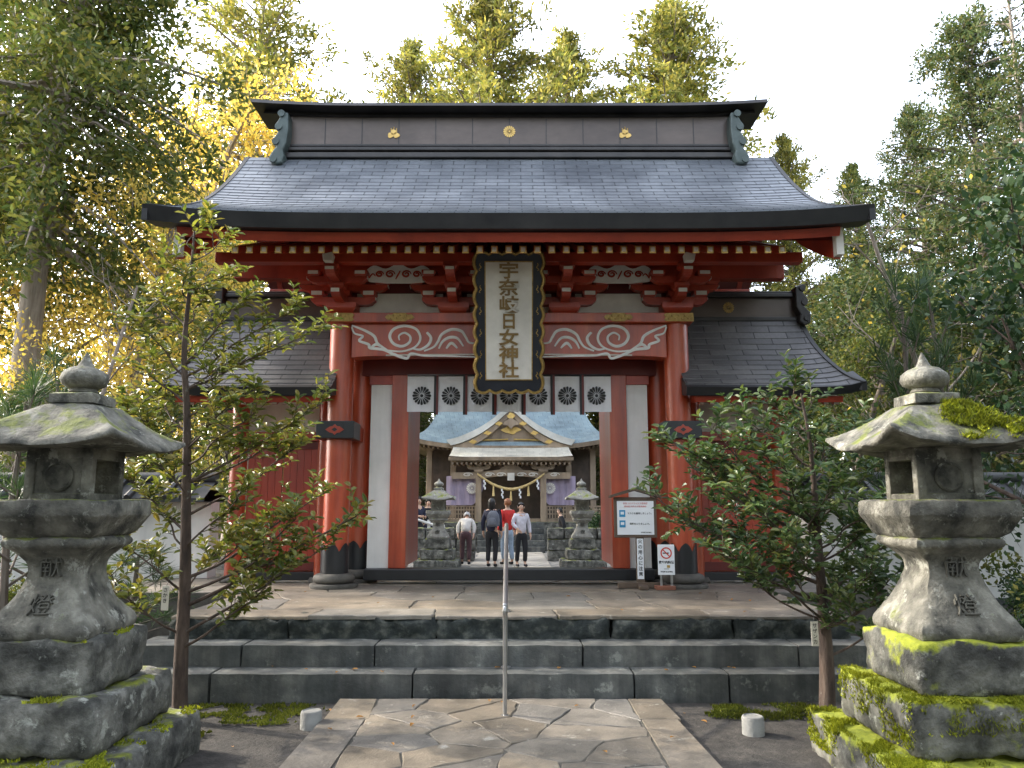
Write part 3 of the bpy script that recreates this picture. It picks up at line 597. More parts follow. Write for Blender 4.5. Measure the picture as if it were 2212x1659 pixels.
for s in (-1,1):
    b=MB(); x=s*1.58; z=6.53
    for a,l in ((PI/2,.055),(PI*1.13,.07),(-PI*.13,.07)):
        ax,az=math.cos(a),math.sin(a); pts=[]
        for k in range(12):
            q=2*PI*k/12; rr=1+.13*math.cos(3*q); pts.append((x+ax*l*.62+math.cos(q)*.042*rr,z-.02+az*l*.55+math.sin(q)*.038*rr))
        b.prism_xz(pts,9.828,9.838)
    for dx,h in ((-.035,.045),(0,.07),(.035,.045)):
        for k in range(4): b.lathe([(.010,0),(.008,.006),(.001,.008)],(0,0,0),6); b.xform(Matrix.Translation((x+dx,9.838,z+.03+h*k/4))@Matrix.Rotation(PI/2,4,'X'),len(b.v)-18)
    obj('leaf_crest',b,M['gold'],rdg)
# doorway
b=MB(); b.box(-1.78,1.78,9.62,9.92,.60,.735); obj('threshold',b,M['black'],G,None,.01)
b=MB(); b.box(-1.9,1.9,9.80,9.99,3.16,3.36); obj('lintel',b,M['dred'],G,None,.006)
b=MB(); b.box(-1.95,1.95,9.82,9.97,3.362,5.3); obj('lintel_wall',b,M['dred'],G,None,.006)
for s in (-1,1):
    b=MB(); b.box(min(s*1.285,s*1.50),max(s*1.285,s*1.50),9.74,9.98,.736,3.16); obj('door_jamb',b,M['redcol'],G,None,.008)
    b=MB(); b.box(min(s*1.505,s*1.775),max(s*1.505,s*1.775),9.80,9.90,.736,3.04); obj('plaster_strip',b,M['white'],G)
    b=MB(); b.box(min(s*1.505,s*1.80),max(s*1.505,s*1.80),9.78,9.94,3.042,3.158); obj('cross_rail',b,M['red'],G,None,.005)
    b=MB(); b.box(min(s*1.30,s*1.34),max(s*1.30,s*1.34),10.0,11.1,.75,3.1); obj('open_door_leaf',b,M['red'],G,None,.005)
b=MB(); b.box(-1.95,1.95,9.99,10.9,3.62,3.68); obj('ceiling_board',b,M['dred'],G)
# ------------------------------------------------------------------ curtain
cu=thing('crested_curtain','white split curtain with seven black flower crests hanging across the gate opening','curtain',(0,9.72,3.14))
pw=2.60/7
for i in range(7):
    x=-1.30+pw*(i+.5); b=MB(); nx,nz=8,6
    vs=[(x-pw/2+pw*a/nx,9.715+.012*math.sin(a*1.3+i)*c/nz,3.15-.47*c/nz) for c in range(nz+1) for a in range(nx+1)]
    b.add(vs,[(c*(nx+1)+a,c*(nx+1)+a+1,(c+1)*(nx+1)+a+1,(c+1)*(nx+1)+a)[::-1] for c in range(nz) for a in range(nx)]); pn=obj('curtain_panel',b,M['cloth'],cu,180)
    b=MB(); chrys(b,x,9.70,2.885,.122,16,.003); obj('flower_crest',b,M['ink'],pn)
for i in range(6):
    x=-1.30+pw*(i+1); b=MB(); b.box(x-.03,x-.002,9.690,9.696,2.64,3.15); b.m=1; b.box(x-.002,x+.026,9.690,9.696,2.64,3.15); obj('hanging_strap',b,[M['ink'],M['dred']],cu)
b=MB(); b.tube([(-1.3,9.71,3.15),(1.3,9.71,3.15)],.014,8); obj('curtain_rod',b,M['black'],cu,180)
# ------------------------------------------------------------------ plaque
pq=thing('shrine_plaque','tall navy plaque with wavy gold rim and gold shrine name hung under the eaves','plaque',(0,8.85,2.83))
PA,PB=V((0,8.97,2.83)),V((0,8.42,4.345)); ln=(PB-PA).length; ang=math.atan2(PA.y-PB.y,PB.z-PA.z)
PM=Matrix.Translation(PA)@Matrix.Rotation(ang,4,'X')
def wav(w,h,amp,nw):
    q=[]
    for (x0,z0,x1,z1,nx,nz,n) in ((-w,0,w,0,0,-1,5),(w,0,w,h,1,0,nw),(w,h,-w,h,0,1,5),(-w,h,-w,0,-1,0,nw)):
        for k in range(n*8):
            t=k/(n*8); a=amp*(abs(math.sin(t*n*PI))*1.2-.5); q.append((x0+(x1-x0)*t+nx*a,z0+(z1-z0)*t+nz*a))
    return q
ol=wav(.385,ln,.026,8)
b=MB(); b.prism_xz(ol,-.0,.05); b.xform(PM); bd=obj('board',b,M['navy'],pq)
b=MB(); b.tube([(x*.985,-.012,z*.995+.004) for x,z in ol+ol[:1]],.018,6); b.tube([(x*1.0,.03,z) for x,z in ol+ol[:1]],.020,6); b.xform(PM); obj('gold_rim',b,M['golddk'],pq,60)
b=MB(); b.prism_xz([(-.277,.14),(.277,.14),(.277,ln-.09),(-.277,ln-.09)],-.022,.0); b.xform(PM); obj('gold_inner_frame',b,M['golddk'],pq)
b=MB(); b.prism_xz([(-.264,.153),(.264,.153),(.264,ln-.103),(-.264,ln-.103)],-.028,-.02); b.xform(PM); obj('face_panel',b,M['cream'],pq)
b=MB(); H=ln-.28
for i,ch in enumerate('宇奈岐日女神社'): glyph(b,ch,.212,PM@front(.0,-.034,ln-.115-(H+.01)*(i+.5)/7)@Matrix.Diagonal((1.12 if ch!='日' else .9,.93,1,1)),.005,.006)
obj('gold_lettering',b,mat('dull_gold_lettering',[(.20,.13,.05),(.31,.20,.075)],12,.5,.1,40,metal=.25),pq)
for s in (-1,1):
    for k in range(6):
        b=MB(); z=.2+(ln-.35)*k/5; ribbon(b,[(s*(.328+.016*math.sin(j*.9)*(1-j/14)),z-.05+.008*j) for j in range(12)],.006,-.006)
        b.xform(PM); obj('gold_scroll',b,M['golddk'],pq,60)
# ------------------------------------------------------------------ wings
def wing(s,label):
    g=thing('gate_wing',label,'side building',(s*3,9.9,.556))
    xx=lambda a,b_:(min(s*a,s*b_),max(s*a,s*b_))
    pr=[(8.88,2.86),(9.15,3.07),(9.45,3.36),(9.65,3.62),(9.80,3.90)]
    for mir in (None,9.95):
        yy=lambda y: y if not mir else 19.9-y
        wx=lambda t:4.17-.36*t**.55
        lf=(lambda xn,t:.07*max(0,xn*s)**5*(1-t))
        mb,sm=roof_sheet(pr,13,(lambda t:2.08 if s>0 else -wx(t)),(lambda t:wx(t) if s>0 else -2.08),12,lf,mir,.011)
        rf=obj('roof_tiles',mb,M['shingle2'],g)
        b=MB(); b.loft([[V((s*x,yy(8.87),2.87+.07*u**5)),V((s*x,yy(8.92),2.775+.07*u**5)),V((s*x,yy(9.2),2.82+.07*u**5)),V((s*x,yy(9.2),3.05+.07*u**5))] for x,u in [(2.08+2.10*i/12,max(0,-1+2*i/12)) for i in range(13)]]); obj('eave_fascia',b,M['eave'],rf,30)
        b=MB(); b.loft([[V((s*x,yy(8.99),2.78)),V((s*x,yy(9.01),2.71)),V((s*x,yy(9.2),2.73)),V((s*x,yy(9.2),2.82))] for x in (2.2,3.0,3.95)]); obj('eave_board',b,M['red'],rf)
        b=MB(); b.loft([[V((s*(wx(i/13)+.02),yy(p.x),p.y+.012+lf(s,i/13))),V((s*(wx(i/13)-.04),yy(p.x),p.y+.016+lf(s,i/13))),V((s*(wx(i/13)-.04),yy(p.x),p.y-.10+lf(s,i/13))),V((s*(wx(i/13)+.02),yy(p.x),p.y-.10+lf(s,i/13)))] for i,p in enumerate(sm)]); obj('verge_edge',b,M['eave'],rf,40)
        if not mir:
            for i in range(14):
                x=2.3+1.6*i/13; b=MB(); b.add([(s*x+e*.03,y,z+d) for y,z in ((9.08,2.72),(9.8,3.0)) for e,d in ((-1,-.03),(1,-.03),(1,.03),(-1,.03))],[(0,1,2,3),(7,6,5,4),(0,4,5,1),(1,5,6,2),(2,6,7,3),(3,7,4,0)]); ra=obj('rafter',b,M['red'],g)
                b=MB(); b.box(s*x-.027,s*x+.027,9.072,9.078,2.693,2.747); obj('rafter_cap',b,M['cream'],ra)
    b=MB(); a,c=xx(2.2,3.80); b.box(a,c,9.78,10.12,3.88,3.94); a,c=xx(2.2,3.84); b.box(a,c,9.76,10.14,4.20,4.25); b.box(a,c,9.80,10.1,4.25,4.29); rd=obj('ridge',b,M['ridged'],g,None,.01)
    b=MB(); a,c=xx(2.2,3.78); b.box(a,c,9.82,10.08,3.94,4.20); obj('ridge_band',b,M['ridge'],rd,None,.006)
    b=MB(); chrys(b,s*2.88,9.818,4.07,.075); obj('chrysanthemum_crest',b,M['golddk'],rd)
    b=MB(); b.prism_xz([(s*x,z) for x,z in [(3.72,4.32),(3.84,4.36),(3.86,4.28),(3.82,4.24),(3.88,4.16),(3.87,4.08),(3.83,4.06),(3.91,3.96),(3.90,3.84),(3.82,3.80),(3.75,3.86),(3.77,3.95),(3.72,4.05)]],9.68,10.2); oe=obj('ridge_end_ornament',b,M['ridged'],rd,None,.015)
    for z,x in ((4.30,3.81),(4.11,3.83),(3.9,3.85)):
        b=MB(); b.tube([(s*x,9.66,z),(s*x,10.22,z)],.042,10); obj('scroll_roll',b,M['ridged'],rd,40)
    b=MB(); a,c=xx(2.2,3.42); b.box(a,c,9.92,9.96,2.44,2.9); obj('plaster_panel',b,M['cream'],g)
    for z0,z1 in ((2.32,2.44),(2.86,2.96)):
        b=MB(); b.box(a,c,9.86,10.0,z0,z1); obj('wing_lintel',b,M['red'],g,None,.006)
    for x in (3.47,2.35):
        b=MB(); b.lathe([(.105,.60),(.105,2.9)],(s*x,9.9,0),20); co=obj('pillar',b,M['redcol'],g,40)
        b=MB(); b.lathe([(.15,.55),(.17,.58),(.15,.62),(.08,.625)],(s*x,9.9,0),18); obj('base_stone',b,M['bs'],co,60)
    a,c=xx(2.46,3.36); m=(a+c)/2
    for e0,e1 in ((a,m-.006),(m+.006,c)):
        b=MB(); 
        for k in range(5):
            q0=e0+(e1-e0)*k/5; q1=e0+(e1-e0)*(k+1)/5; b.box(q0+.001,q1-.001,9.93,9.97,.68,2.318)
        d=obj('door_leaf',b,M['red'],g,None,.004)
        for z0,z1 in ((.70,.80),(2.22,2.31)):
            b=MB(); b.box(e0,e1,9.905,9.928,z0,z1); obj('door_rail',b,M['dred'],d)
    b=MB(); a,c=xx(2.3,3.4); b.box(a,c,9.84,10.02,.58,.678); obj('sill',b,M['black'],g,None,.006)
wing(-1,'lower left side wing of the gate with brown copper roof and red doors')
wing(1,'lower right side wing of the gate with brown copper roof and scrolled ridge end')
def pwall(s,label):
    w=thing('plaster_wall',label,'wall',(s*8,10.6,0))
    x0,x1=(-14,-4.0) if s<0 else (4.0,14)
    b=MB(); b.box(x0,x1,10.45,10.75,.0,1.55); obj('wall_body',b,M['white'],w,None,.01)
    b=MB(); b.box(x0,x1,10.42,10.78,0,.30); obj('stone_footing',b,M['step'],w,None,.02)
    b=MB(); n=int((x1-x0)/.24)
    for sg in (-1,1):
        b.add([(x0,10.6+sg*.42,1.60),(x1,10.6+sg*.42,1.60),(x1,10.6,1.84),(x0,10.6,1.84),(x0,10.6+sg*.42,1.55),(x1,10.6+sg*.42,1.55),(x1,10.6,1.56),(x0,10.6,1.56)],[(0,1,2,3),(4,5,1,0),(7,6,5,4)])
        for i in range(n):
            x=x0+.12+i*.24; b.tube([(x,10.6+sg*.45,1.605),(x,10.6,1.855)],.045,7)
    b.tube([(x0,10.6,1.88),(x1,10.6,1.88)],.075,10); obj('tile_coping',b,M['tile'],w,40)
pwall(-1,'white plaster wall with dark tile coping left of the gate')
pwall(1,'white plaster wall with dark tile coping right of the gate')
# ------------------------------------------------------------------ lanterns
def sq(s,z,n=8,rnd_=0.0,k=0,c=(0,0)):
    pts=[]
    for e in range(4):
        for i in range(n):
            t=-1+2*i/n; x,y=[(t,-1),(1,t),(-t,1),(-1,-t)][e]
            cc=abs(x*y); f=1-rnd_*cc**3
            pts.append(V((c[0]+x*s*f,c[1]+y*s*f,z+k*cc**2)))
    return pts
def jit(mb,amp,fr,seed):
    mb.v=[tuple(V(p)+noise.noise_vector(V(p)*fr+V((seed,seed,seed)))*amp+noise.noise_vector(V(p)*fr*3)*amp*.5) for p in mb.v]
def lantern(label,chars,ms,mb_,seed,lift_=.05):
    t=thing('stone_lantern',label,'stone lantern',(0,0,0))
    for s,z0,z1 in ((.60,-.05,.22),(.455,.222,.50),(.34,.502,.78)):
        b=MB(); rough_box(b,-s,s,-s,s,z0,z1,.04,.026,.03,6,seed+s*10); obj('base_block',b,mb_,t,70)
    b=MB(); pr=smooth_path([(.285,.775,0),(.30,.80,0),(.296,.84,0),(.25,.91,0),(.198,.99,0),(.162,1.08,0),(.150,1.14,0),(.160,1.19,0),(.205,1.24,0),(.252,1.272,0),(.258,1.305,0),(.235,1.325,0)],3)
    b.loft([sq(q.x,q.y,10,.05) for q in pr]); jit(b,.011,6,seed); po=obj('post',b,ms,t,60)
    for ch,y,z,tl_ in ((chars[0],-.166,1.155,0),(chars[1],-.234,.95,R(-29))):
        b=MB(); glyph(b,ch,.135,front(0,y,z,tl_),-.001,.012); obj('carved_character',b,M['carv'],po)
    b=MB(); b.loft([sq(.225,1.315,10),sq(.26,1.345,10),sq(.305,1.415,10,.04),sq(.328,1.44,10,.06),sq(.332,1.45,10,.06),sq(.33,1.522,10,.06),sq(.315,1.535,10,.05)]); jit(b,.011,6,seed+2); obj('platform_slab',b,ms,t,60)
    lb=MB(); w=.19; c=.055
    for sx in (-1,1):
        for sy in (-1,1): lb.box(min(sx*w,sx*(w-c)),max(sx*w,sx*(w-c)),min(sy*w,sy*(w-c)),max(sy*w,sy*(w-c)),1.53,1.83)
    lb.box(-w+.004,w-.004,-w+.004,w-.004,1.525,1.57); lb.box(-w+.004,w-.004,-w+.004,w-.004,1.765,1.835)
    lb.box(-w+.03,w-.03,-w+.018,-w+.05,1.55,1.79); lb.box(-w+.03,w-.03,w-.05,w-.018,1.55,1.79)
    lx=obj('light_box',lb,ms,t,None,.006)
    for sy in (-1,1):
        b=MB(); b.lathe([(.085,0),(.085,.012),(.072,.02),(.066,.012),(.001,.012)],(0,0,0),24); b.xform(Matrix.Translation((0,sy*(w-.018),1.665))@Matrix.Rotation(PI/2 if sy<0 else -PI/2,4,'X')); obj('moon_disc',b,ms,lx,50)
    b=MB(); L=lift_
    b.loft([sq(.16,1.83,12),sq(.24,1.828,12),sq(.38,1.822,12,0,L),sq(.435,1.818,12,.02,L*1.15),sq(.456,1.828,12,.03,L*1.25),sq(.452,1.848,12,.03,L*1.25),sq(.40,1.885,12,.02,L*.85),sq(.31,1.95,12,0,L*.4),sq(.22,2.03,12,0,L*.1),sq(.16,2.085,12),sq(.12,2.10,12)]); jit(b,.018,5,seed+5); obj('roof_cap',b,ms,t,70)
    b=MB(); b.loft([sq(.10,2.09,4),sq(.13,2.10,4),sq(.13,2.155,4),sq(.10,2.165,4)]); b.lathe([(.07,2.16),(.085,2.175),(.075,2.19),(.07,2.20)],(0,0,0),20); jit(b,.004,8,seed); obj('crown_block',b,ms,t,50)
    b=MB(); b.lathe([(.075,2.195),(.12,2.22),(.136,2.25),(.128,2.285),(.09,2.315),(.045,2.335),(.032,2.36),(.018,2.395),(.004,2.425)],(0,0,0),22); jit(b,.006,8,seed+1); obj('jewel_finial',b,ms,t,60)
    return t
lanL=lantern('weathered stone lantern in the left foreground with lightly mossed base',"献燈",M['stone'],M['stonebase'],1)
lanR=lantern('stone lantern in the right foreground with bright moss on its cap and stepped base',"献燈",M['stone'],M['stonemoss'],7,.075)
def tufts_on(name,parent,boxes,seed,L=.02):
    r=random.Random(seed); mb=MB()
    for (x0,x1,y0,y1,z0,z1,n,th) in boxes:
        pts=[]
        for i in range(n):
            x=r.uniform(x0,x1); y=r.uniform(y0,y1); z=r.uniform(z0,z1)
            if noise.noise(V((x*6+seed,y*6,z*6)))<th: continue
            pts.append((x,y,z))
        blades(mb,pts,r,L,.006,3)
    obj(name,mb,M['mossleaf'],parent)
def capz(x,y):
    m=max(abs(x),abs(y)); q=[(.12,2.10),(.16,2.085),(.22,2.03),(.31,1.95),(.40,1.885),(.455,1.848)]
    for i in range(5):
        if m<=q[i+1][0]: t=max(0,(m-q[i][0])/(q[i+1][0]-q[i][0])); return q[i][1]+(q[i+1][1]-q[i][1])*t+.05*(min(1,abs(x*y)/.17))
    return 1.86
tufts_on('moss',lanR,[(-.6,-.44,-.6,.6,.215,.22,1500,-.15),(-.6,.6,-.6,-.44,.215,.22,1400,-.1),(-.45,-.33,-.45,.45,.495,.5,800,-.1),(-.45,.45,-.45,-.33,.495,.5,800,-.05),(-.605,-.595,-.6,.6,.02,.21,1300,-.05),(-.6,.1,-.605,-.595,.06,.21,900,.05),(-.462,-.452,-.45,.45,.26,.49,900,.05),(-.4,.45,-.462,-.452,.34,.49,600,.1)],5,.024)
r=random.Random(8); mb=MB(); pts=[]
for i in range(4200):
    x=r.uniform(-.05,.46); y=r.uniform(-.46,.25)
    if noise.noise(V((x*6,y*6,3)))+(.3 if y<-.1 and x>.08 else -.1)>.0: pts.append((x,y,capz(x,y)+r.uniform(0,.012)))
blades(mb,pts,r,.028,.008,3); obj('cap_moss',mb,M['mossleaf'],lanR)
tufts_on('moss',lanL,[(-.6,.6,-.6,-.44,.215,.22,500,.12),(.44,.6,-.6,.6,.215,.22,500,.12),(-.45,.45,-.45,-.33,.495,.5,500,.05),(.3,.34,-.34,.34,.77,.78,80,.1)],15,.02)
lanL.location=(-2.555,4.6,0); lanR.location=(2.535,4.6,0)
far=lantern('stone lantern beside the inner path, left of the visitors',"献燈",M['stonelight'],M['stonebase'],3)
far.location=(P(946,1200,19.4).x,19.4,0); far.scale=(.9,.9,.9)
dup(far,(P(1258,1200,19.4).x,19.4,0),0,.9,'stone lantern beside the inner path, right of the visitors')
# ------------------------------------------------------------------ handrail
HX=-.015
h=thing('handrail','slim steel handrail rising up the middle of the steps','handrail',(HX,5.81,0))
for x,y,z0,z1 in ((HX,5.81,.0,.79),(HX,6.55,.19,1.045),(HX,7.2,.55,1.28)):
    b=MB(); b.tube([(x,y,z0),(x,y,z1)],.0155,14); p_=obj('post',b,M['steel'],h,40)
    b=MB(); b.lathe([(.04,0),(.04,.012),(.019,.02)],(x,y,z0+.004),16); obj('foot_flange',b,M['steel'],p_,40)
b=MB(); b.tube(smooth_path([(HX,5.84,.72),(HX,5.76,.72),(HX,5.76,.775),(HX,5.83,.80),(HX,6.55,1.055),(HX,7.25,1.305),(HX,7.33,1.30),(HX,7.33,1.24)],6),.0175,14); obj('rail',b,M['steel'],h,180)
# ------------------------------------------------------------------ signs
nx,ny=1.485,9.18
nb=thing('notice_board','small roofed notice board on a wooden stand by the right gate post','notice board',(nx,ny,.556))
b=MB(); b.box(nx-.25,nx+.25,ny-.025,ny+.02,1.13,1.60); obj('backboard',b,M['wood'],nb,None,.006)
b=MB()
for s in (-1,1): b.add([(nx,ny-.09,1.71),(nx+s*.30,ny-.09,1.62),(nx+s*.30,ny+.07,1.62),(nx,ny+.07,1.71),(nx,ny-.09,1.675),(nx+s*.30,ny-.09,1.59),(nx+s*.30,ny+.07,1.59),(nx,ny+.07,1.675)],[(0,1,2,3),(7,6,5,4),(0,4,5,1),(1,5,6,2),(2,6,7,3)])
obj('little_roof',b,M['wood'],nb)
b=MB(); b.box(nx-.045+.05,nx+.045+.05,ny-.01,ny+.06,.58,1.15); obj('stand_post',b,M['wood'],nb,None,.005)
b=MB(); b.box(nx-.22,nx+.3,ny-.04,ny+.04,.56,.62); b.box(nx+.0,nx+.1,ny-.24,ny+.24,.561,.60); obj('foot',b,M['wood'],nb,None,.006)
b=MB(); b.box(nx-.215,nx+.215,ny-.032,ny-.026,1.165,1.555); fc=obj('notice_face',b,M['paper'],nb)
b=MB(); 
for z,sz,tx in ((1.525,.024,'新型コロナウイルス感染症'),(1.490,.024,'感染拡大防止対策実施中')): glyph(b,tx,sz,front(nx,ny-.034,z),0,.0005)
obj('red_heading',b,M['redink'],fc)
for z in (1.41,1.29):
    b=MB(); b.box(nx-.19,nx-.12,ny-.036,ny-.033,z-.04,z+.04); obj('blue_icon',b,M['blue'],fc)
    b=MB(); b.box(nx-.175,nx-.135,ny-.039,ny-.0365,z-.012,z+.02); obj('icon_mark',b,M['paper'],fc)
b=MB()
for z,tx in ((1.41,'マスクを着用しましょう。'),(1.29,'距離をとりましょう。')): glyph(b,tx,.025,front(nx+.055,ny-.034,z),.0004,.0005)
glyph(b,'宇奈岐日女神社',.018,front(nx+.12,ny-.034,1.19),.0003,.0005)
obj('black_lettering',b,M['ink'],fc)
b=MB(); b.box(nx+.01,nx+.085,ny-.022,ny-.011,.66,1.12); vp=obj('vertical_plate',b,M['paper'],nb)
b=MB()
for i,ch in enumerate('火の用心に注意'): glyph(b,ch,.052,front(nx+.0475,ny-.024,1.085-i*.062),.001,.0005)
obj('plate_lettering',b,M['ink'],vp)
sx_,sy_=1.80,9.0
ns=thing('no_smoking_sign','white no-smoking sign on short legs beside the right column foot','sign',(sx_,sy_,.556))
b=MB(); b.box(sx_-.095,sx_+.095,sy_-.008,sy_+.008,.72,1.06); sf=obj('sign_panel',b,M['paper'],ns,None,.004)
for s in (-1,1):
    b=MB(); b.box(sx_+s*.06-.012,sx_+s*.06+.012,sy_+.009,sy_+.03,.56,.9); obj('leg',b,M['steel'],ns)
b=MB(); b.box(sx_-.13,sx_+.09,sy_-.06,sy_+.08,.556,.60); obj('foot',b,mat('terracotta_foot',[(.22,.08,.045),(.3,.12,.07)],8,.8,.2,30),ns,None,.006)
b=MB(); b.tube([(sx_+.058*math.cos(2*PI*k/28),sy_-.010,.965+.058*math.sin(2*PI*k/28)) for k in range(29)],.008,6,True,.4,(0,1,0)); b.tube([(sx_-.04,sy_-.011,1.005),(sx_+.04,sy_-.011,.925)],.007,6,True,.4,(0,1,0)); obj('prohibition_ring',b,M['redink'],sf)
b=MB(); b.box(sx_-.038,sx_+.03,sy_-.0105,sy_-.0085,.958,.971); glyph(b,'敷地内禁煙',.034,front(sx_,sy_-.0095,.86),.0012,.0005); b.box(sx_-.03,sx_+.03,sy_-.0105,sy_-.0085,.785,.79); glyph(b,'宇奈岐日女神社',.02,front(sx_,sy_-.0095,.755),.0005,.0005); obj('black_lettering',b,M['ink'],sf)
b=MB(); b.box(sx_+.005,sx_+.04,sy_-.0105,sy_-.0085,.80,.83); obj('yellow_mark',b,M['gold'],sf)
for px,py,Y,lab,tx in ((357,1292,5.62,'white name plate hanging at the left garden tree','さかき'),(1760,1369,5.70,'white name plate hanging at the right garden tree','サザンカ')):
    q=P(px,py,Y); t=thing('plant_tag',lab,'name plate',q)
    b=MB(); b.box(q.x-.026,q.x+.026,q.y-.004,q.y+.004,q.z-.085,q.z+.085); pl=obj('plate',b,M['tan'],t,None,.003)
    b=MB()
    for i,ch in enumerate(tx): glyph(b,ch,.034,front(q.x,q.y-.0055,q.z+.055-i*.037),.0005,.0005)
    obj('lettering',b,M['ink'],pl)
    b=MB(); b.tube([(q.x,q.y,q.z+.08),(q.x+.02,q.y+.06,q.z+.16)],.002,4); obj('string',b,M['ink'],t)
for px,py,Y,lab in ((672,1560,5.66,'short grey stone drum beside the path edge, on the left soil'),(1627,1572,5.52,'short grey stone drum beside the path edge, on the right soil')):
    q=P(px,py,Y); b=MB(); b.lathe([(.074,-.03),(.074,.085),(.068,.097),(.060,.10),(.056,.094),(.001,.094)],(0,0,0),24); o=obj('stone_drum',b,M['cast'],None,40); o.location=(q.x,q.y,-.01); tag(o,lab,'ground light')
# ------------------------------------------------------------------ worship hall
H=thing('worship_hall','timber worship hall with pale blue copper roof and gilded gable beyond the gate','shrine hall',(0.0,29,0))
b=MB(); rough_box(b,-4.2,4.2,26.2,34,-.05,.95,.3,.02,.03,3,1); obj('stone_podium',b,M['stonebase'],H,60)
for k in range(5):
    b=MB(); b.box(-1.1,1.1,25.2+k*.25,26.3,k*.19+.001,(k+1)*.19); obj('stair_step',b,M['step'],H,None,.01)
hr=MB(); hr.uv={}; secs=[(3.62,3.25,3.62,.32),(3.45,3.05,3.78,.25),(3.15,2.6,4.12,.12),(2.9,2.2,4.6,.05),(2.72,1.75,5.2,.02),(2.6,1.2,5.95,0),(2.5,.5,6.9,0),(2.5,.1,7.5,0)]
ks=[V((a,b_,c)) for a,b_,c,d in secs]; sm2=smooth_path(ks,5); lf=smooth_path([V((d,0,0)) for a,b_,c,d in secs],5)
CY=30.7; rings=[]
for q,l in zip(sm2,lf):
    ring=[]
    for e in range(4):
        for i in range(12):
            t=-1+2*i/12; x,y=[(t,-1),(1,t),(-t,1),(-1,-t)][e]; ring.append(V((x*q.x,CY+y*q.y,q.z+l.x*abs(x*y)**3)))
    rings.append(ring)
base=len(hr.v); hr.loft(rings)
n=48
for i in range(len(rings)):
    for j in range(n): hr.uv[base+i*n+j]=(rings[i][j].x+rings[i][j].y*.3,i*1.0)
hroof=obj('main_roof',hr,M['shingle3'],H,60)
b=MB(); b.loft([[V((p_.x*.995,CY+(p_.y-CY)*.995,p_.z-.16)) for p_ in rings[0]],[V((p_.x*1.006,CY+(p_.y-CY)*1.006,p_.z-.004)) for p_ in rings[0]]],True,False); obj('eave_edge',b,M['hallwood'],hroof,60)
b=MB(); b.loft([[V((p_.x*.99,CY+(p_.y-CY)*.99,p_.z-.10)) for p_ in rings[0]],[V((p_.x*.62,CY+(p_.y-CY)*.62,3.60)) for p_ in rings[0]]],True,False); obj('soffit',b,M['hallwood'],hroof,60)
for i in range(40):
    x=-3.3+6.6*i/39; b=MB(); b.add([(x+e*.03,y,z+d) for y,z in ((27.6,3.44+.28*abs(x/3.4)**3),(29,3.62)) for e,d in ((-1,-.05),(1,-.05),(1,.02),(-1,.02))],[(0,1,2,3),(7,6,5,4),(0,4,5,1),(1,5,6,2),(2,6,7,3),(3,7,4,0)]); obj('rafter',b,M['hallwood'],H)
gp=[(2.15,3.72),(1.75,3.83),(1.28,4.04),(.82,4.32),(.40,4.66),(.13,4.90),(0,4.95)]
gs=smooth_path([V((a,b_,0)) for a,b_ in gp],5)
b=MB(); b.uv={}; rg=[]
full=[V((-q.x,q.y,0)) for q in gs]+[V((q.x,q.y,0)) for q in gs[::-1][1:]]
for Y in (27.40,28.4,29.2,30.2): rg.append([V((q.x*1.05,Y,q.y+.03)) for q in full])
b.loft(rg,False,False)
for i in range(4):
    for j in range(len(full)): b.uv[i*len(full)+j]=(i*.9,j*.7)
gr=obj('gable_roof',b,M['shingle3'],H,60)
GY=-.35
b=MB(); b.loft([[V((q.x*1.07,27.70+GY,q.y+.10)),V((q.x*1.07,27.9+GY,q.y+.10)),V((q.x*1.0,27.9+GY,q.y-.10)),V((q.x*1.0,27.70+GY,q.y-.10))] for q in full]); obj('gable_rim',b,mat('bright_copper_edge',[(.50,.50,.46),(.62,.61,.56)],4,.5,.1,20),gr,50)
b=MB(); b.loft([[V((q.x*.95,27.78+GY,q.y-.09)),V((q.x*.95,27.86+GY,q.y-.09)),V((q.x*.90,27.86+GY,q.y-.30)),V((q.x*.90,27.78+GY,q.y-.30))] for q in full]); obj('gable_bargeboard',b,M['hallwood'],gr,50)
b=MB(); b.prism_xz([(q.x*.85,q.y-.2) for q in full],27.65,27.75); obj('gable_face',b,M['hallwood'],gr)
def blob(b,x,z,rx,rz,n=14,y=27.74): b.prism_xz([(x+rx*math.cos(2*PI*k/n)*(1+.25*math.cos(4*PI*k/n*2)),z+rz*math.sin(2*PI*k/n)*(1+.2*math.sin(8*PI*k/n))) for k in range(n)],y+GY,y+.05+GY)
go=[(0,4.68,.12,.12,14,27.74),(0,4.20,.30,.15,18,27.95)]
for s in (-1,1):
    for x in (.45,.95,1.5):
        i=min(range(len(full)),key=lambda k:abs(full[k].x-s*x)); go.append((full[i].x*.92,full[i].y-.19,.12,.07,14,27.74))
for q in go: b=MB(); blob(b,*q); obj('gilt_ornament',b,M['gold'],gr)
for s in (-1,1): b=MB(); b.tube([(s*.1,27.6,3.86),(s*.7,27.6,3.84),(s*1.25,27.6,3.82)],.025,6); obj('gilt_rail',b,M['gold'],gr)
b=MB(); b.prism_xz([(-.22,4.48),(-.30,4.36),(-.12,4.34),(0,4.20),(.12,4.34),(.30,4.36),(.22,4.48),(0,4.60)],27.31,27.35); obj('gable_pendant',b,M['hallwood'],gr)
cn=MB(); cn.uv={}; pr=[(26.35,3.14),(26.8,3.26),(27.3,3.46),(27.9,3.78)]; sm=sample(pr,8)
rows=[[V((x*(2.12-.10*i/8)/2.12,q.x,q.y+.05*abs(x/2.12)**4)) for x in [-2.12+4.24*k/16 for k in range(17)]] for i,q in enumerate(sm)]
cn.loft(rows,False,False)
for i in range(9):
    for k in range(17): cn.uv[i*17+k]=(rows[i][k].x,i)
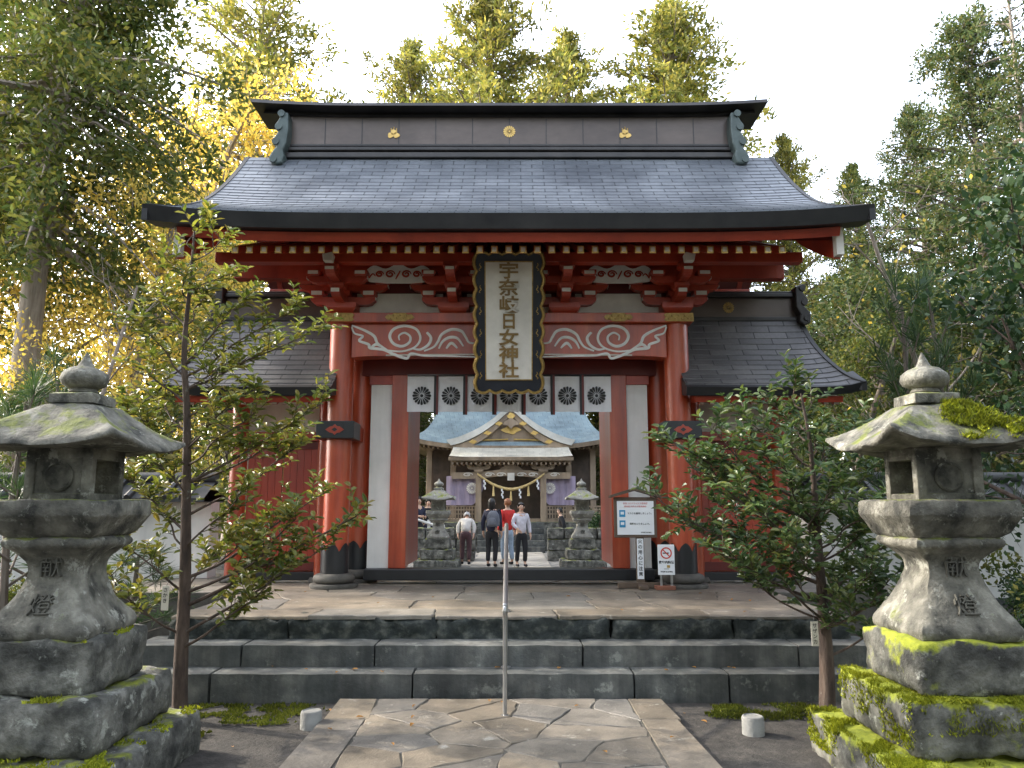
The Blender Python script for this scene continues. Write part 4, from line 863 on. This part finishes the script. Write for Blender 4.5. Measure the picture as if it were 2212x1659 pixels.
cp=obj('canopy_roof',cn,shingle_mat('sunlit_canopy_copper',(.52,.51,.44),(.60,.58,.51),(.40,.39,.33),.4,.5,.1),H,60)
b=MB(); b.loft([[V((x,26.33,3.15)),V((x,26.36,3.03)),V((x,26.6,3.05)),V((x,26.6,3.17))] for x in (-2.14,0,2.14)]); obj('canopy_edge',b,M['hallwood'],cp)
b=MB(); b.box(-2.05,2.05,26.5,27.8,2.98,3.04); obj('canopy_soffit',b,M['hallwood'],cp)
for i in range(26):
    x=-2+4*i/25; b=MB(); b.box(x-.03,x+.03,26.45,27.6,2.90,2.975); obj('canopy_rafter',b,M['hallwood'],cp)
for s in (-1,1):
    for x,y,zt,w in ((1.12,26.8,2.6,.10),(2.1,28.2,3.5,.10),(3.0,28.4,3.5,.10)):
        b=MB(); b.box(s*x-w,s*x+w,y-w,y+w,.95,zt); pi=obj('pillar',b,M['hallwood'],H,None,.015)
        b=MB(); block(b,s*x,y,zt,.16,.14); arm(b,s*x-.4,s*x+.4,y,.06,zt+.14,zt+.24)
        for dx in (-.32,0,.32): block(b,s*x+dx,y,zt+.24,.09,.09)
        obj('bracket_set',b,M['hallwood'],pi)
b=MB(); rg=[]
for i in range(21):
    x=-2.05+4.1*i/20; u=abs(x)/1.1; z=2.42+.10*max(0,1-u*u); rg.append([V((x,26.72,z)),V((x,26.88,z)),V((x,26.88,z+.22)),V((x,26.72,z+.22))])
b.loft(rg); rb=obj('rainbow_beam',b,M['hallwood'],H,40)
for s in (-1,1):
    for x in (.35,.75,1.5):
        b=MB(); b.tube([(s*x+.13*(1-k/18)*math.cos(k*.6)*1.4,26.71,2.56+.07*(1-k/18)*math.sin(k*.6)) for k in range(15)],.018,5,True,.5,(0,1,0)); obj('white_scroll_ornament',b,M['cream'],rb,60)
b=MB(); b.prism_xz([(-.5,2.66),(-.3,2.82),(-.1,2.92),(.1,2.92),(.3,2.82),(.5,2.66)],26.76,26.84); obj('frog_leg_strut',b,M['hallwood'],rb)
b=MB(); b.box(-.12,.12,26.64,26.68,2.36,2.62); obj('name_tablet',b,M['cream'],H)
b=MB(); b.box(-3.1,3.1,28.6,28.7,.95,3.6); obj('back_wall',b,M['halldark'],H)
b=MB(); b.box(-3.6,3.6,27.0,28.6,.952,1.05); obj('veranda_floor',b,M['hallwood'],H)
for s in (-1,1):
    b=MB()
    for z in (1.20,1.34,1.46): b.box(min(s*1.2,s*3.5),max(s*1.2,s*3.5),26.97,27.03,z,z+.04)
    for k in range(24): x=1.25+2.2*k/23; b.box(s*x-.02,s*x+.02,26.98,27.02,1.05,1.47)
    obj('veranda_railing',b,M['hallwood'],H)
    b=MB(); nx_,nz_=16,8; vs=[]
    for c in range(nz_+1):
        for a in range(nx_+1):
            u=a/nx_; z=2.52-(1.0-.6*max(0,(.3-u)/.3)**1.5)*c/nz_; vs.append((s*(.95+1.3*u)+.0,26.93+.04*math.sin(a*1.7),z))
    b.add(vs,[(c*(nx_+1)+a,c*(nx_+1)+a+1,(c+1)*(nx_+1)+a+1,(c+1)*(nx_+1)+a) for c in range(nz_) for a in range(nx_)]); pc=obj('purple_curtain',b,M['purple'],H,180)
    b=MB(); chrys(b,s*1.35,26.86,2.1,.2,16,.01); obj('flower_crest',b,M['cream'],pc)
rp=thing('sacred_rope','straw rope with white paper streamers slung across the hall front','rope',(0,26.6,2.4))
pts=smooth_path([(-1.15,26.6,2.58),(-.6,26.6,2.22),(0,26.6,2.06),(.6,26.6,2.22),(1.15,26.6,2.58)],8); n=len(pts)
b=MB()
for ph in (0,2.1,4.2): b.tube([p_+V((0,math.cos(i*.9+ph)*.018,math.sin(i*.9+ph)*.018)) for i,p_ in enumerate(pts)],[.018+.02*math.sin(PI*i/(n-1)) for i in range(n)],6)
obj('twisted_rope',b,M['straw'],rp,180)
for i in (8,16,24):
    p_=pts[i]; b=MB(); b.lathe([(.02,0),(.03,-.15),(.05,-.36),(.01,-.365)],(p_.x,p_.y,p_.z-.03),10); obj('straw_tassel',b,M['straw'],rp,50)
for i in (4,12,20,28):
    p_=pts[i]; b=MB(); x,z=p_.x,p_.z-.04
    for k in range(4): b.box(x-.035+.035*(k%2),x+.015+.035*(k%2),26.55-.004*k,26.552-.004*k,z-.08*(k+1),z-.08*k+.008)
    obj('paper_streamer',b,M['paper'],rp)
for s,lab in ((-1,'low mossy stone wall left of the inner path'),(1,'low mossy stone wall right of the inner path')):
    x0,x1=(-6,-.95) if s<0 else (1.0,6)
    w=MB(); r=random.Random(20+s)
    for row in range(3):
        x=x0
        while x<x1-.05:
            L=min(r.uniform(.45,.9),x1-x); rough_box(w,x+.008,x+L-.008,21.4,21.9,row*.3,row*.3+.295,.1,.02,.04,5,row+x); x+=L
    o=obj('stone_wall',w,M['stonebase'],None,70); tag(o,lab,'wall')
fn=thing('white_railing','pale wooden railing sloping up behind the left inner lantern','railing',(-2.9,22.5,0))
for k in range(4):
    x=-3.2+k*.42; b=MB(); b.box(x-.04,x+.04,22.46,22.54,0,1.38-.14*k); obj('post',b,M['white'],fn,None,.006)
for z in (1.30,1.02,.72):
    b=MB(); b.tube([(-3.3,22.43,z),(-1.85,22.43,z-.46)],.035,8); obj('rail',b,M['white'],fn,60)
# ------------------------------------------------------------------ foliage
def quad_leaf(mb,p,d,L,w,r):
    s=d.cross(V((r.gauss(0,1),r.gauss(0,1),r.gauss(0,1))))
    if s.length<1e-5: return
    s=s.normalized()*w; b=len(mb.v); m=p+d*(L*.5); e=p+d*L
    mb.v.extend(((p.x,p.y,p.z),(m.x+s.x,m.y+s.y,m.z+s.z),(e.x,e.y,e.z),(m.x-s.x,m.y-s.y,m.z-s.z))); mb.f.append((b,b+1,b+2,b+3)); mb.mi.append(mb.m)
def rv(r): 
    v=V((r.gauss(0,1),r.gauss(0,1),r.gauss(0,1))); return v.normalized() if v.length>0 else V((0,0,1))
def conifer(seed,H,zc,R0,rt,nb,nt,nl,L,lean=(0,0),top_bare=0,clump=.3,droop=.15,power=.8,taper=.0,flat=.7,hang=0):
    r=random.Random(seed); w=MB(); c=MB()
    at=lambda z: V((lean[0]*z/H+.12*math.sin(z*.35+seed),lean[1]*z/H,z))
    ns=14; w.tube([at(H*i/ns) for i in range(ns+1)],[rt*(1.25 if i==0 else 1)*(1-.94*i/ns) for i in range(ns+1)],10)
    for i in range(nb):
        t=(i+r.random())/nb; z=zc+(H-zc)*t**.92
        rad=R0*((1-t)**power*(.45+.8*r.random())*(1+.3*math.sin(t*19+seed))+.03)
        a=i*2.399+r.uniform(-.5,.5); d=V((math.cos(a),math.sin(a),.25+.5*t-.25*(1-t)+r.gauss(0,.1)))
        o=at(z); e=o+d*rad-V((0,0,droop*rad)); mid=o.lerp(e,.5)+V((0,0,.06*rad))
        w.tube([o,mid,e],[.016+.018*rad*rt*3,.01+.008*rad*rt*3,.005],4,False)
        if t>1-top_bare and r.random()<.75: continue
        n=max(2,int(nt*(.35+rad/R0))); ck=clump*(1-taper*t)
        for k in range(n):
            f=.2+.85*(k+r.random())/n; q=o.lerp(mid,f*2) if f<.5 else mid.lerp(e,f*2-1)
            q=q+rv(r)*ck*.9*r.random()-V((0,0,hang*r.random()))
            cc=ck*(.6+.6*r.random())
            for m in range(nl):
                v_=rv(r); v_.z*=flat
                p=q+v_*cc*r.random()**.6; dd=(rv(r)+d.normalized()*.6+V((0,0,.15-hang*.8))).normalized(); quad_leaf(c,p,dd,L*r.uniform(.6,1.4),L*.2,r)
    return w,c
def decid(seed,H,rt,n1,n2,n3,nl,L,spread=.8,clump=.35,lean=(0,0),fork=.25):
    r=random.Random(seed); w=MB(); c=MB()
    def limb(o,d,l,rad,k):
        pts=[o]; dd=d.copy()
        for i in range(5):
            dd=(dd+rv(r)*.16+V((0,0,.05))).normalized(); pts.append(pts[-1]+dd*l/5)
        w.tube(pts,[rad*(1-.13*i) for i in range(6)],7 if k<2 else 4,False); return pts,dd
    tp,td=limb(V((0,0,0)),V((lean[0],lean[1],1)).normalized(),H*.92,rt,0)
    for i in range(n1):
        f=fork+(1-fork)*(i+r.random())/n1; j=min(4,int(f*5)); o=tp[j].lerp(tp[j+1],f*5-j); a=i*2.4+r.uniform(-.5,.5)
        d=V((math.cos(a)*spread,math.sin(a)*spread,.55+r.uniform(-.3,.4))).normalized(); l=H*.36*(1.15-.75*f)*r.uniform(.8,1.25)
        p1,d1=limb(o,d,l,rt*.36*(1.1-.6*f),1)
        for q in range(n2):
            f2=.25+.75*(q+r.random())/n2; jj=min(4,int(f2*5)); d2=(d1+rv(r)*.85).normalized(); p2,dd2=limb(p1[jj],d2,l*.48*r.uniform(.6,1.2),rt*.12,2)
            for s in range(n3):
                o3=p2[r.randint(2,5)]+rv(r)*clump*.8*r.random(); cl=clump*r.uniform(.6,1.3)
                for m in range(nl):
                    quad_leaf(c,o3+rv(r)*cl*r.random()**.5,(rv(r)+V((0,0,-.25))).normalized(),L*r.uniform(.6,1.3),L*.3,r)
    return w,c
def shrub(seed,Rr,Hh,n,L,wd=.28):
    r=random.Random(seed); w=MB(); c=MB()
    for i in range(9):
        a=i*2.4; e=V((math.cos(a)*Rr*.7*r.random(),math.sin(a)*Rr*.7*r.random(),Hh*r.uniform(.6,1))); w.tube([V((0,0,0)),e*.5+rv(r)*.05,e],[.03,.02,.008],5,False)
    cl=[(V((r.gauss(0,.45)*Rr,r.gauss(0,.45)*Rr,Hh*r.uniform(.15,.95))),Rr*r.uniform(.2,.42)) for i in range(18)]
    for i in range(n):
        q,rr=r.choice(cl); p=q+rv(r)*rr*r.random()**.4
        if p.z<0: p.z=-p.z*.3
        quad_leaf(c,p,(rv(r)+V((0,0,.3))).normalized(),L*r.uniform(.6,1.4),L*wd,r)
    return w,c
class Kind:
    def __init__(s,wc,bark,leaf,name,cat,tn='trunk',cn='crown'):
        s.wm=wc[0].mesh(tn,bark,60); s.cm=wc[1].mesh(cn,leaf); s.n=(name,cat,tn,cn)
def plant(kd,label,loc,rz=0,sc_=1,group=None,leaf=None):
    t=thing(kd.n[0],label,kd.n[1],(0,0,0),group)
    for nm,me in ((kd.n[2],kd.wm),(kd.n[3],kd.cm)):
        o=bpy.data.objects.new(nm,me); COL.objects.link(o); o.parent=t
        if leaf and me is kd.cm: o.material_slots[0].link='OBJECT'; o.material_slots[0].material=leaf
    t.location=loc; t.rotation_euler=(0,0,rz); t.scale=(sc_,)*3 if not isinstance(sc_,tuple) else sc_; return t
KA=Kind(conifer(11,20,5,5.6,.42,240,9,23,.22,clump=.52,power=.85,taper=.4,flat=.8),M['bark'],LM['gold'],'cedar_tree','tree')
KB=Kind(conifer(12,20,6,5.0,.36,210,8,21,.22,clump=.5,power=.75,taper=.4,flat=.8),M['bark'],LM['gold'],'cedar_tree','tree')
KC=Kind(conifer(13,20,7,5.2,.34,150,9,23,.22,top_bare=.2,clump=.5,taper=.25,flat=.8),M['barkp'],LM['gold'],'cedar_tree','tree')
def tree_top(kd,px,py,Y,label,rz=0,Hk=20,sxy=1,leaf=None):
    q=P(px,py,Y); s=q.z/Hk; return plant(kd,label,(q.x,Y,-.05),rz,(s*sxy,s*sxy,s),None,leaf)
tree_top(KA,1062,-20,33,'tallest sunlit cedar rising behind the middle of the roof ridge',0,sxy=1.05)
tree_top(KB,1225,78,36,'slim cedar behind the roof, just right of the tallest cedar',1,sxy=.9)
tree_top(KA,1440,25,34,'broad sunlit cedar behind the right half of the roof ridge',2.2,sxy=1.15)
tree_top(KB,890,100,37,'low thin cedar top above the ridge, left of the tallest cedar',3,sxy=.9)
tree_top(KC,572,-90,27,'sunlit cedar with bare top trunk behind the left roof end',.6,sxy=1.05)
tree_top(KB,1692,300,32,'small distant cedar above the right end of the main roof',4,sxy=.7)
tree_top(KA,1842,360,34,'distant dark cedar between the gate roof and the right woods',5,sxy=.7,leaf=LM['green'])
KD=Kind(conifer(21,16,6.6,3.6,.30,150,13,26,.16,lean=(.7,0),clump=.42,droop=.75,power=.45,flat=1.3,hang=.5),M['barkp'],LM['green'],'cedar_tree','tree')
KE=Kind(conifer(22,16,2.5,4.4,.30,180,11,27,.155,clump=.42,droop=.3,power=.7,taper=.3,flat=.9,hang=.15),M['bark'],LM['dark'],'cedar_tree','tree')
KF=Kind(conifer(23,18,5,3.2,.24,110,9,22,.16,top_bare=.3,clump=.4,droop=.3,flat=.9,hang=.2),M['barkp'],LM['dark'],'cedar_tree','tree')
q=P(60,760,14); plant(KD,'big cedar with leaning pale trunk behind the left lantern',(q.x-.15,14,0),0,(1.0,1.0,1.0))
plant(KF,'cedar with bare upper trunk at the left edge of the view',(P(-60,760,17).x,17,0),1,1.1,None,LM['green'])
tree_top(KE,2075,40,17,'large dark cedar towering at the right side',.4,16,1.0)
tree_top(KE,1975,230,22,'dark cedar behind the large right cedar, nearer the gate',2.1,16,.85)
tree_top(KF,2165,-120,14,'dark cedar with bare tall trunk at the right edge',.9,18,.9)
tree_top(KE,2310,60,13,'dark cedar partly cut off by the right edge',3.3,16,.85)
KG=Kind(decid(31,10,.16,12,6,5,26,.115,.8,.6),M['barkp'],LM['yellow'],'autumn_tree','tree')
KH=Kind(decid(32,9,.15,12,6,5,24,.115,.9,.6,fork=.15),M['barkp'],LM['yellow'],'autumn_tree','tree')
KI=Kind(decid(33,8,.16,12,5,5,28,.12,.9,.5,fork=.12),M['bark'],LM['green'],'broadleaf_tree','tree')
tree_top(KG,300,110,19,'golden autumn tree glowing right of the leaning cedar',0,10,.95)
tree_top(KH,430,215,23,'golden autumn tree left of the gate roof end',1.4,9,.85)
tree_top(KG,200,330,17,'golden autumn tree behind the leaning cedar trunk',2.6,10,.85)
tree_top(KH,40,420,20,'golden autumn tree at the far left beyond the wall',4,9,.9)
tree_top(KH,330,430,15,'low golden tree standing close behind the left wing',5,9,.9)
tree_top(KG,520,400,28,'golden tree in the gap beneath the left cedar',3.3,10,.85)
tree_top(KI,560,545,21,'leafy green tree seen between left eave and wing roof',.5,8,1.1,LM['gold'])
tree_top(KI,40,790,12.6,'green broadleaf tree low behind the left lantern cap',1.5,8,1.3)
tree_top(KI,260,780,12.8,'green broadleaf tree behind the left garden tree',2.8,8,1.2)
tree_top(KI,1700,560,19,'dark broadleaf tree just right of the gate eave',2,8,1.2,LM['dark'])
tree_top(KI,1830,500,21,'dark broadleaf tree between gate and right cedars',3,8,1.1,LM['dark'])
tree_top(KI,1960,600,14,'dark broadleaf tree behind the right lantern finial',4,8,1.1,LM['dark'])
tree_top(KI,2150,580,15,'dark broadleaf tree at the right behind the camellia',5.2,8,1.2,LM['green'])
tree_top(KI,1790,680,13.6,'green broadleaf tree above the right wing ridge',1.2,8,1.0)
for i,(px,Y,l) in enumerate(((915,36,'shady cedar left of the worship hall'),(1290,37,'shady cedar right of the worship hall'),(840,34,'shady cedar beyond the left gate jamb'),(1370,35,'shady cedar beyond the right gate jamb'))):
    plant(KE,l,(P(px,1000,Y).x,Y,0),i*1.3,.72)
KJ=Kind(decid(41,4.2,.07,12,5,5,14,.085,.9,.28,fork=.2),M['barkd'],LM['camel'],'camellia_bush','shrub')
tree_top(KJ,2200,370,7.4,'tall glossy camellia at the right edge above the lantern',.6,4.2,1.0)
def pine(seed,Hh,n):
    r=random.Random(seed); w=MB(); c=MB(); w.tube([V((0,0,0)),V((.05,0,Hh*.5)),V((0,0,Hh))],[.04,.03,.012],6)
    for i in range(n):
        z=Hh*(.25+.75*i/n); a=i*2.4; e=V((math.cos(a)*.5*(1.2-i/n),math.sin(a)*.5*(1.2-i/n),z+.25)); w.tube([V((0,0,z)),e],[.014,.006],4,False)
        for k in range(3):
            q=V((0,0,z)).lerp(e,.6+.2*k)
            for m in range(34):
                d=(rv(r)+V((0,0,.7))).normalized(); quad_leaf(c,q,d,r.uniform(.14,.24),.004,r)
    return w,c
KP=Kind(pine(5,2.0,16),M['bark'],LM['pine'],'pine_sapling','shrub','stem','needles')
for px,py,Y,l in ((1945,620,8.6,'pine sapling with upright needles right of the wing roof'),(130,790,8.2,'pine sapling behind the left lantern finial'),(2010,640,9.2,'pine sapling behind the right lantern finial'),(60,840,7.5,'pine sapling at the left edge beside the lantern cap'),(300,1190,7.4,'low pine sapling at the foot of the left garden tree')):
    q=P(px,py,Y); plant(KP,l,(q.x,Y,0),px,(1.1,1.1,q.z/2.1) if q.z>1 else (.6,.6,.45))
KS=[Kind(shrub(50+i,.8,1.1,2400,.075),M['barkd'],LM['green'] if i%2 else LM['camel'],'shrub','shrub','stems') for i in range(4)]
sp=[(-3.75,7.5,.45,'shrub against the left end of the stone platform'),(-5.6,8.4,.65,'shrub in front of the left plaster wall'),(-6.6,8.8,1.0,'tall shrub at left near the plaster wall'),(-3.6,6.6,.5,'low shrub beside the left ends of the steps'),(-5.0,6.2,.7,'shrub behind the left stone lantern'),
 (4.0,7.5,.5,'shrub against the right end of the stone platform'),(5.6,8.4,.65,'shrub in front of the right plaster wall'),(6.5,8.6,1.1,'tall shrub at right near the plaster wall'),(3.8,6.0,.55,'low shrub beside the right ends of the steps'),(5.0,6.4,.8,'shrub behind the right stone lantern'),
 (2.5,22.6,1.1,'shrub behind the right inner lantern'),(3.4,23.5,1.4,'taller shrub behind the right inner stone wall'),(-3.9,23.6,1.4,'shrub behind the pale inner railing'),(-4.6,25,1.6,'tall shrub left of the hall podium'),(4.6,25.5,1.6,'tall shrub right of the hall podium')]
for i,(x,y,s,l) in enumerate(sp): plant(KS[i%4],l,(x,y,0),i*1.1,s)
r=random.Random(77); u=MB()
for i in range(26000):
    s=r.choice((-1,1)); x=s*r.uniform(5.5,26); y=r.uniform(11.5,24); h=(1.2+2.2*(noise.noise(V((x*.5,y*.5,0)))+.5))*r.random()**.7
    quad_leaf(u,V((x,y,max(.05,h))),rv(r),r.uniform(.10,.24),.035,r)
struct('undergrowth',u,LM['green'],None,'stuff')
u=MB()
for i in range(60000):
    a=r.uniform(-1.05,1.05); d=r.uniform(40,58); x=d*math.sin(a); y=d*math.cos(a); hh=8+5*noise.noise(V((x*.12,y*.12,4)))+2.5*noise.noise(V((x*.5,y*.5,1))); z=hh*r.random()**.75
    if abs(x)<9: z*=.85
    quad_leaf(u,V((x,y,z)),rv(r),r.uniform(.3,.7),.11,r)
struct('distant_woods',u,LM['green'],None,'stuff')
u=MB()
for i in range(9000):
    k=r.random()
    if k<.5: x=r.uniform(-22,22); y=r.uniform(-16,-7)
    else: x=(-1 if k<.75 else 1)*r.uniform(9.5,18); y=r.uniform(-8,7.5)
    z=.5+13*r.random()
    quad_leaf(u,V((x,y,z)),rv(r),r.uniform(.7,1.3),.26,r)
struct('unseen_shading_woods',u,LM['dark'],None,'stuff')  # unseen leaf mass behind and beside the camera, added to dim front skylight
# ------------------------------------------------------------------ garden trees in front of the gate
def big_leaf(mb,p,d,up,L,w):
    s=d.cross(up)
    if s.length<1e-4: return
    s.normalize(); n=s.cross(d); k=n*(w*.35); b=len(mb.v)
    q=[p,p+d*(.3*L)+s*w+k,p+d*(.7*L)+s*(w*.8)+k,p+d*L-n*(.1*L),p+d*(.7*L)-s*(w*.8)+k,p+d*(.3*L)-s*w+k]
    mb.v.extend([(v.x,v.y,v.z) for v in q]); mb.f.extend([(b,b+1,b+2,b+3),(b,b+3,b+4,b+5)]); mb.mi.extend([mb.m]*2)
def garden(name,label,base,trunk,tips,leafm,seed,ntw,nl,L,rt):
    r=random.Random(seed); t=thing(name,label,'tree',base); w=MB(); c=MB()
    tp=smooth_path(trunk,5); w.tube(tp,[rt*(1.25-1.1*i/(len(tp)-1)) if i else rt*1.6 for i in range(len(tp))],10)
    for (px,py,dy) in tips:
        e=P(px,py,base.y+dy); hd=math.hypot(e.x-base.x,e.y-base.y)
        za=min(max(e.z-.2-hd*.4,trunk[0].z+.45),tp[-1].z-.05); o=min(tp,key=lambda v:abs(v.z-za))
        mid=o.lerp(e,.5)+V((r.gauss(0,.06),r.gauss(0,.06),-.04*hd)); br=smooth_path([o,o.lerp(mid,.5)+V((r.gauss(0,.02),r.gauss(0,.02),-.02)),mid,mid.lerp(e,.5)+rv(r)*.03,e],4)
        rb=.005+.0075*hd; w.tube(br,[rb*(1.1-.85*i/(len(br)-1)) for i in range(len(br))],6,False)
        n=max(4,int(ntw*(.5+hd)))
        for k in range(n):
            f=.30+.72*((k+r.random())/n)**.8; i=min(len(br)-2,int(f*(len(br)-1))); q=br[i].lerp(br[i+1],min(1,f*(len(br)-1)-i)); d0=(br[i+1]-br[i]).normalized()
            d=(d0*.7+V((r.gauss(0,.7),r.gauss(0,.7),r.gauss(.1,.3)))).normalized(); l=r.uniform(.10,.26); e2=q+d*l+V((0,0,.03)); w.tube([q,q+d*l*.5,e2],[.0035,.0028,.0018],4,False)
            for m in range(nl):
                g=.15+.95*(m+r.random())/nl; pp=q.lerp(e2,g); a=m*2.4+r.uniform(-.4,.4)
                ld=(d*.55+V((math.cos(a),math.sin(a),r.gauss(.05,.3)))*.8).normalized(); up=(V((0,-.35,1))+rv(r)*.5).normalized()
                big_leaf(c,pp,ld,up,L*r.uniform(.65,1.2),L*.22*r.uniform(.85,1.15),)
    obj('trunk',w,M['barkd'],t,60); obj('crown',c,leafm,t); return t
bl=P(388,1552,5.82); bl.z=-.03
tl=[bl]+[P(px,py,5.82+dy) for px,py,dy in ((392,1400,0),(400,1250,.02),(402,1080,.0),(404,900,.03),(398,760,.0),(410,620,-.02),(420,500,0))]
tips=[(690,705,.1),(640,660,-.2),(585,745,.3),(560,830,-.3),(690,875,.0),(620,930,.3),(560,885,-.3),(650,960,.2),(770,1115,-.1),(700,1065,.25),(690,1190,.0),(600,1240,-.25),(560,1130,.3),(520,1060,-.3),(240,1010,.2),(265,880,-.2),(330,760,.2),(300,690,-.1),(250,1150,.1),(235,1240,-.2),(330,1070,.3),(430,470,0),(475,515,.15),(375,560,-.15),(500,590,.25),(350,620,.2),(530,650,-.25),(470,720,.35),(320,900,-.35),(450,1000,.4),(640,1120,-.35),(480,1180,.35),(460,800,-.3),(480,880,.3),(360,820,.3),(340,980,-.2),(510,960,.0),(440,620,-.2),(390,690,.25),(560,1200,.1)]
garden('garden_tree','slender open-branched evergreen with olive leaves before the left half of the gate',bl,tl,tips,LM['sakl'],61,12,10,.082,.046)
brr=P(1786,1540,5.88); brr.z=-.03
tr=[brr]+[P(px,py,5.88+dy) for px,py,dy in ((1786,1440,0),(1780,1340,.02),(1772,1240,.0),(1762,1100,.03),(1750,960,.0),(1730,850,0))]
tips=[(1415,1075,.1),(1455,955,-.1),(1480,1130,.3),(1540,925,-.3),(1600,895,.1),(1640,860,.3),(1710,825,0),(1760,855,.2),(1845,930,-.1),(1880,1010,.2),(1915,1110,-.2),(1950,1225,0),(1925,1300,.3),(1850,1320,-.3),(1610,1225,.1),(1560,1180,-.3),(1505,1020,.25),(1690,1000,-.4),(1750,950,.35),(1800,1050,-.4),(1650,1120,.4),(1850,1180,.35),(1720,1180,-.4),(1600,1050,-.45),(1560,1090,.4),(1680,920,.3),(1820,1000,.4),(1880,1240,-.35),(1660,1190,-.2),(1740,1080,.45),(1800,1240,.3),(1530,1000,.0),(1700,1100,.0),(1610,970,.0),(1790,920,.0),(1840,1110,.0),(1930,1170,.1),(1890,1080,-.3)]
garden('garden_tree','bushy dark green evergreen before the right half of the gate',brr,tr,tips,LM['sakr'],62,12,11,.080,.050)
for sd,px,py,Y,l in ((71,1990,380,10.5,'leafless twiggy tree in front of the right dark cedars'),(72,250,520,11.5,'thin leafless tree left of the gate')):
    w_,c_=decid(sd,5,.05,9,5,1,2,.07,.8,.3,fork=.3); kk=Kind((w_,c_),M['barkp'],LM['yellow'],'bare_tree','tree'); q=P(px,py,Y); plant(kk,l,(q.x,Y,0),sd,q.z/5)
fl=MB(); big_leaf(fl,V((-.03,0,0)),V((1,0,0)),V((0,0,1)),.06,.016); fm=fl.mesh('fallen_leaf',LM['fall']); r=random.Random(91)
for i in range(46):
    o=bpy.data.objects.new('fallen_leaf',fm); COL.objects.link(o)
    if i<22: x,y,z=r.uniform(-2.2,2.2),r.uniform(4.4,6.2),.033
    elif i<34: x,y,z=r.uniform(-2.8,2.8),r.uniform(6.36,6.6),.20
    else: x,y,z=r.uniform(-2.7,2.7),r.uniform(7.0,8.8),.566
    if i<22 and abs(x)>1.22: z=gz(x,y)-.015
    o.location=(x,y,z); o.rotation_euler=(r.uniform(-.2,.2),r.uniform(-.2,.2),r.uniform(0,6.3)); o.scale=(r.uniform(.5,1.0),)*3
    tag(o,'small dry brown leaf lying on the paving before the gate','leaf','fallen leaves before the gate')
# ------------------------------------------------------------------ light, world, camera
w=bpy.data.worlds.new("World"); sc.world=w; w.use_nodes=True; nt=w.node_tree; bg=nt.nodes['Background']
S=V((-.80,.30,.52)).normalized()
sky=nt.nodes.new('ShaderNodeTexSky'); sky.sky_type='NISHITA'; sky.sun_disc=False; sky.sun_elevation=math.asin(S.z); sky.sun_rotation=math.atan2(S.x,S.y); sky.dust_density=2.5; sky.air_density=1
hs=nt.nodes.new('ShaderNodeHueSaturation'); hs.inputs['Saturation'].default_value=.42; hs.inputs['Value'].default_value=7.6
nt.links.new(sky.outputs[0],hs.inputs['Color']); nt.links.new(hs.outputs[0],bg.inputs[0]); bg.inputs[1].default_value=.15
L=bpy.data.lights.new('sun','SUN'); L.energy=5; L.angle=R(.6); L.color=(1,.88,.70); lo=bpy.data.objects.new('sun',L); COL.objects.link(lo); lo.rotation_euler=(-S).to_track_quat('-Z','Y').to_euler()
c=bpy.data.cameras.new('camera'); c.lens=27.02; c.sensor_width=36; c.clip_end=2000; co=bpy.data.objects.new('camera',c); COL.objects.link(co); co.location=CAM; co.rotation_euler=(R(99),0,0); sc.camera=co
sc.view_settings.view_transform='Standard'; sc.view_settings.look='None'
